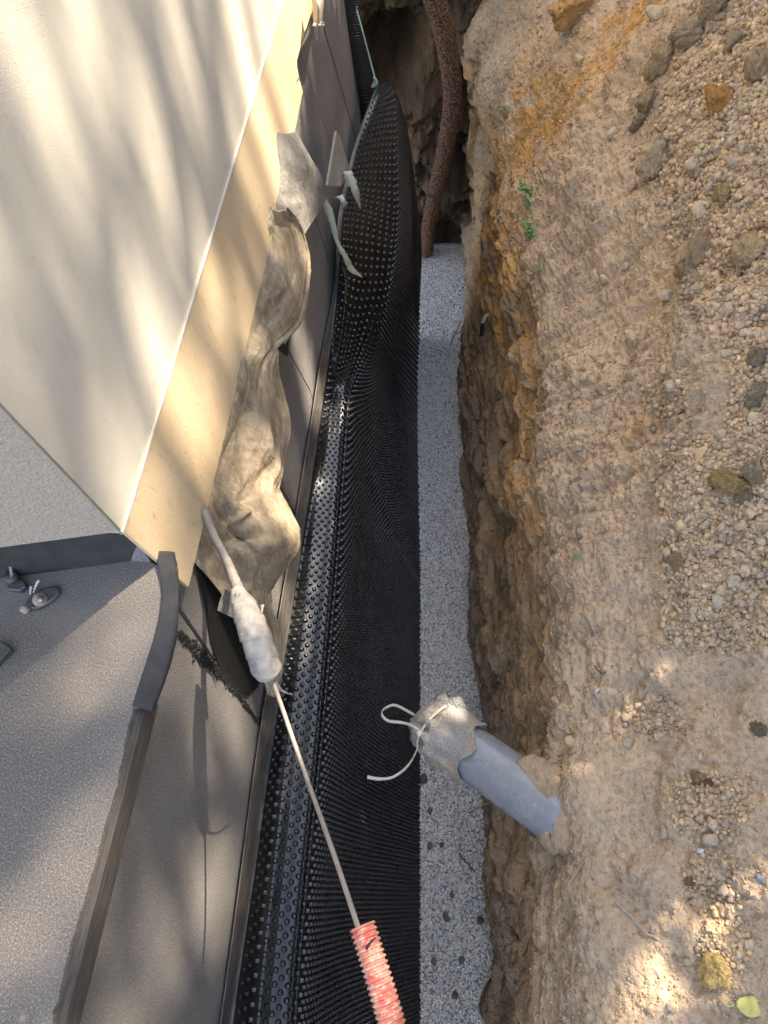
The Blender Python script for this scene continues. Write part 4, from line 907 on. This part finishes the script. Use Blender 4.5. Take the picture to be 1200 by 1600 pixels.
on_bank([(893, 1382), (908, 1358), (922, 1335), (932, 1318)], .0014, M_root, 'root', 'long thin root below the pipe on the near ledge side', 'root', 'roots in the trench wall')
on_bank([(808, 720), (815, 706), (822, 690), (842, 682)], .0016, M_droot, 'root', 'dark curved root on the middle of the wall', 'root', 'roots in the trench wall')
on_bank([(768, 1530), (760, 1550), (752, 1572), (755, 1590)], .004, M_droot, 'root', 'thick dark root hanging beside the lower gravel', 'root', 'roots in the trench wall')
on_bank([(838, 425), (826, 445), (815, 462), (806, 480)], .0014, M_droot, 'root', 'dark root below the lowest weed', 'root', 'roots in the trench wall')
on_bank([(1018, 1110), (1030, 1103), (1045, 1104), (1062, 1115)], .0012, M_root, 'root', 'thin arched root among the crumbs of the near ledge', 'root')
on_bank([(1080, 605), (1060, 630), (1050, 650), (1020, 675), (980, 700)], .0012, M_root, 'root', 'long straw thin root lying down the middle of the slope', 'root')
on_bank([(930, 1042), (938, 1048), (945, 1052), (960, 1040)], .0014, M_droot, 'root', 'short dark root above the near ledge', 'root')
for q, lab in (([PZ(735, 1270, -2.56), PZ(748, 1262, -2.50), PZ(770, 1252, -2.40), PZ(782, 1246, -2.3)], 'thin root reaching over the gravel below the pipe'), ([PZ(716, 1333, -2.585), PZ(726, 1345, -2.585), PZ(742, 1362, -2.585)], 'thin dark twig lying on the gravel'), ([PZ(703, 540, -2.585), PZ(712, 520, -2.57), PZ(720, 502, -2.55)], 'dark twig on the far part of the gravel'), ([PZ(718, 655, -2.57), PZ(732, 648, -2.5), PZ(738, 655, -2.45), PZ(728, 668, -2.5)], 'pale root tangle at the soil foot beside the gravel')):
    o = link('twig', tube('twig', resample(q, 14)+rng.normal(size=(14, 3))*.0012, .0022, M_droot if 'dark' in lab else M_root, 6)); tag(o, lab, 'twig')

# glass, slate chips, leaf, weeds
def chip(px, py, r, mat, name, lab):
    h, n_ = hit(px, py)
    if h is None: return
    R = r*float(np.array(h)@RC[:, 2])/F; vv, fc = lump(ICO2, int(px), .3, 4, (1, .7, .35)); o = link(name, mesh_np(name, vv*R, fc, mat, smooth=False)); o.location = h+n_*R*.4; o.rotation_euler = rng.uniform(0, 6, 3); tag(o, lab, name.replace('_', ' '))
M_slate = simple('blue_slate', (.16, .19, .24), .35, .3, 60); M_shard = simple('white_shard', (.6, .62, .64), .3, .1, 60); M_ypeb = simple('yellow_pebble', (.5, .33, .15), .8, .2, 60)
chip(1041, 692, 9, M_slate, 'slate_chip', 'blue grey slate chip on the middle of the slope'); chip(1148, 714, 6, M_slate, 'slate_chip', 'tiny bluish chip above the wedge shaped clod'); chip(1185, 1374, 9, M_slate, 'slate_chip', 'dark blue chip at the right of the near ledge')
chip(1096, 1330, 7, M_shard, 'white_shard', 'white shard among crumbs on the near ledge'); chip(935, 1080, 8, M_shard, 'white_shard', 'pale shard at the left rim of the near ledge'); chip(1010, 737, 9, M_ypeb, 'yellow_pebble', 'flat yellow pebble low on the slope')
h, n_ = hit(1174, 1575)
M_yleaf = simple('yellow_leaf', (.60, .54, .16), .5, .15, 30)
if h:
    lf = []
    for i in range(9):
        t = i/8-.5; row = []
        for j in range(7):
            s_ = j/6-.5; wdt = math.cos(t*math.pi*.95)**.6*.018
            row.append(h+n_*(.006+.02*abs(s_)*wdt*20*.3)+Vector((t*.034, 0, t*.010))+Vector((0, s_*1.5*wdt, 0))+n_*.003*math.sin(t*9))
        lf.append([tuple(q) for q in row])
    lv_ = tag(empty('fallen_leaf', h), 'bright yellow fallen leaf in the bottom right corner', 'leaf'); thick_auto('blade', np.array(lf), M_yleaf, .0005, parent=lv_)
    part('stalk', tube('stalk', resample([h+n_*.006+Vector((-.022, 0, -.004)), h+n_*.008+Vector((-.03, -.004, -.004)), h+n_*.004+Vector((-.042, .006, -.01))], 10), .0009, M_yleaf, 5), lv_)
M_weed = simple('weed_green', (.17, .30, .08), .5, .3, 40, .0004, 80)
def weed(px, py, nst, hgt, lab, nleaf=7):
    h, n_ = hit(px, py)
    if h is None: return
    root = tag(empty('weed', h), lab, 'weed', 'small weeds at the top of the trench wall')
    for s_ in range(nst):
        d_ = (n_*.9+Vector((random.uniform(-.5, .5), random.uniform(-.7, .9), .5))).normalized(); q = [h, h+d_*hgt*.5, h+d_*hgt+Vector((random.uniform(-.3, .3), random.uniform(-.3, .3), -.1))*hgt*.5]
        P_ = resample([tuple(k) for k in q], 12); part('stem', tube('stem', P_, np.linspace(.0014, .0007, 12), M_weed, 5), root)
        V = []; Fc = []
        for l_ in range(nleaf):
            c = Vector(P_[2+int(l_*9/nleaf)]); a = Vector((random.gauss(0, 1), random.gauss(0, 1), random.gauss(0, .4))).normalized(); b_ = a.cross(Vector((random.gauss(0, .4), random.gauss(0, .4), 1))).normalized(); L_ = hgt*random.uniform(.2, .38); k = len(V)
            nrm = a.cross(b_); V += [c, c+a*L_*.45+b_*L_*.28, c+a*L_, c+a*L_*.45-b_*L_*.28, c+a*L_*.5+nrm*L_*.08]; Fc += [(k, k+1, k+4), (k+1, k+2, k+4), (k+2, k+3, k+4), (k+3, k, k+4)]
        o = part('leaves', pymesh('leaves', V, Fc, M_weed), root); o['kind'] = 'stuff'
weed(829, 305, 4, .055, 'tallest green weed, upper one of the pair on the slope edge', 9); weed(828, 322, 3, .04, 'mid green weed squeezed between the two larger weeds'); weed(830, 372, 5, .055, 'bushy green weed, lowest of the larger weeds', 9); weed(790, 172, 2, .035, 'tiny weed near the top of the trench wall')
weed(820, 220, 2, .022, 'very small sprout between the rim stones'); weed(870, 190, 2, .025, 'yellow green sprout on the ochre soil'); weed(845, 424, 2, .028, 'pale sprout below the bushy weed'); weed(905, 873, 2, .022, 'grassy sprout on the bare mid slope'); weed(880, 508, 2, .020, 'tiny sprout on the rim halfway down')

# ------------------------------------------------------------------ hedge added out of view to shade the trench, and trees beyond the bank
LEAF = (np.array([(0, 0, 0), (.5, .3, .05), (1, 0, 0), (.5, -.3, .05)]), np.array([[0, 1, 2, 3]]))
def leaves(name, P, size, mat, parent, c=(.06, .10, .03)):
    n_ = len(P); cc = np.array(c)*rng.uniform(.7, 1.3, (n_, 1)); o = scatter(name, [LEAF], P, size, mat, cc); o.parent = parent; o.location = -Vector(parent.location); o['kind'] = 'stuff'; return o
S3 = np.array(SUN)
# sunlit openings in the hedge, towards the spots that catch the sun
GAPS = [(np.array(PZ(690, 1120, -1.5)), .035), (np.array(PD(600, 1560, .70)), .05), (np.array(PD(455, 1150, .88)), .03)]
for px, py, r in ((960, 1140, .035), (1115, 1520, .03), (1100, 1420, .022), (1000, 1565, .04), (985, 1510, .018)):
    h, _n = hit(px, py)
    if h: GAPS.append((np.array(h), r))
def ok(P):
    m_ = np.ones(len(P), bool)
    for g0, r in GAPS:
        v = P-g0; t = v@S3; d_ = np.linalg.norm(v-np.outer(t, S3), axis=1); m_ &= ~((d_ < r+.02) & (t > 0))
    # leave the strip open through which the sun reaches the wall, ledge and slab
    t = (P[:, 0]+.37)/S3[0]; z0 = P[:, 2]-t*S3[2]; y0 = P[:, 1]-t*S3[1]
    edge = -1.56+.03*perlin(y0*9, y0*0, y0*0+2)+.025*perlin(y0*31, y0*0, y0*0+5)+.55*sstep(1.12, 1.38, y0)+.16*sstep(1.35, 1.6, y0)
    return m_ & (z0 < edge)
for k in range(5):
    yb = -1.2+k*1.35
    hd = tag(empty('shade_shrub', (1.75, yb+.6, -.45)), 'dense unseen shrub added on top of the bank to shade the trench', 'shrub', 'added shrubs shading the trench')
    n_ = 19000; P = np.stack([rng.uniform(1.25, 2.2, n_), rng.uniform(yb-.15, yb+1.4, n_), rng.uniform(-.4, 3.9, n_)], -1); P = P[ok(P)]
    leaves('leaves', P, rng.uniform(.05, .085, len(P)), M_leafs, hd)
    for j in range(6):
        b_ = np.array([rng.uniform(1.5, 1.95), yb+rng.uniform(.1, 1.2), -.5]); part('stem', tube('stem', resample([b_, b_+[.02, .05, .6], b_+[.05, rng.uniform(-.1, .1), 1.2]], 10), .012, M_bark, 6), hd)
def tree(x, y, h, nb, seed, lab):
    r_ = np.random.default_rng(seed); root = tag(empty('tree', (x, y, -.5)), lab, 'tree', 'trees beyond the hedge')
    part('trunk', tube('trunk', resample([(x, y, -.6), (x+.05, y, h*.3), (x-.05, y+.1, h*.6), (x, y, h)], 30), np.linspace(.11, .02, 30), M_bark, 10), root)
    LP = []
    for i in range(nb):
        z = h*(.25+.65*i/nb); a = r_.uniform(0, 6.28); L_ = h*.22*(1.1-.6*i/nb); p0 = np.array([x, y, z]); p1 = p0+[math.cos(a)*L_*.35, math.sin(a)*L_*.35, L_*.6]; p2 = p0+[math.cos(a)*L_*.5, math.sin(a)*L_*.5, L_*1.5]
        P_ = resample([p0, p1, p2], 14); part('limb', tube('limb', P_, np.linspace(.035, .008, 14), M_bark, 6), root)
        for q in range(4):
            if r_.random() < .35: continue
            c = P_[5+q*2]; nn = 20; LP.append(c+r_.normal(size=(nn, 3))*np.array([.10, .10, .26]))
    LP = np.concatenate(LP); t_ = (LP[:, 0]+.434)/S3[0]; yy = LP[:, 1]-t_*S3[1]; z_ = LP[:, 2]-t_*S3[2]; LP = LP[fbm(yy*3.6, z_*.8, yy*0+1, 2) > .03+.16*sstep(-.45, -.8, z_)]; leaves('crown', LP, r_.uniform(.07, .12, len(LP)), M_leafs, root, (.07, .11, .03))
tree(3.1, 5.0, 8.5, 26, 1, 'slender tree nearest to the house beyond the hedge'); tree(4.2, 5.6, 9.5, 24, 2, 'slender middle tree beyond the hedge'); tree(3.2, 3.9, 8.0, 20, 3, 'slender tree standing closest to the hedge')
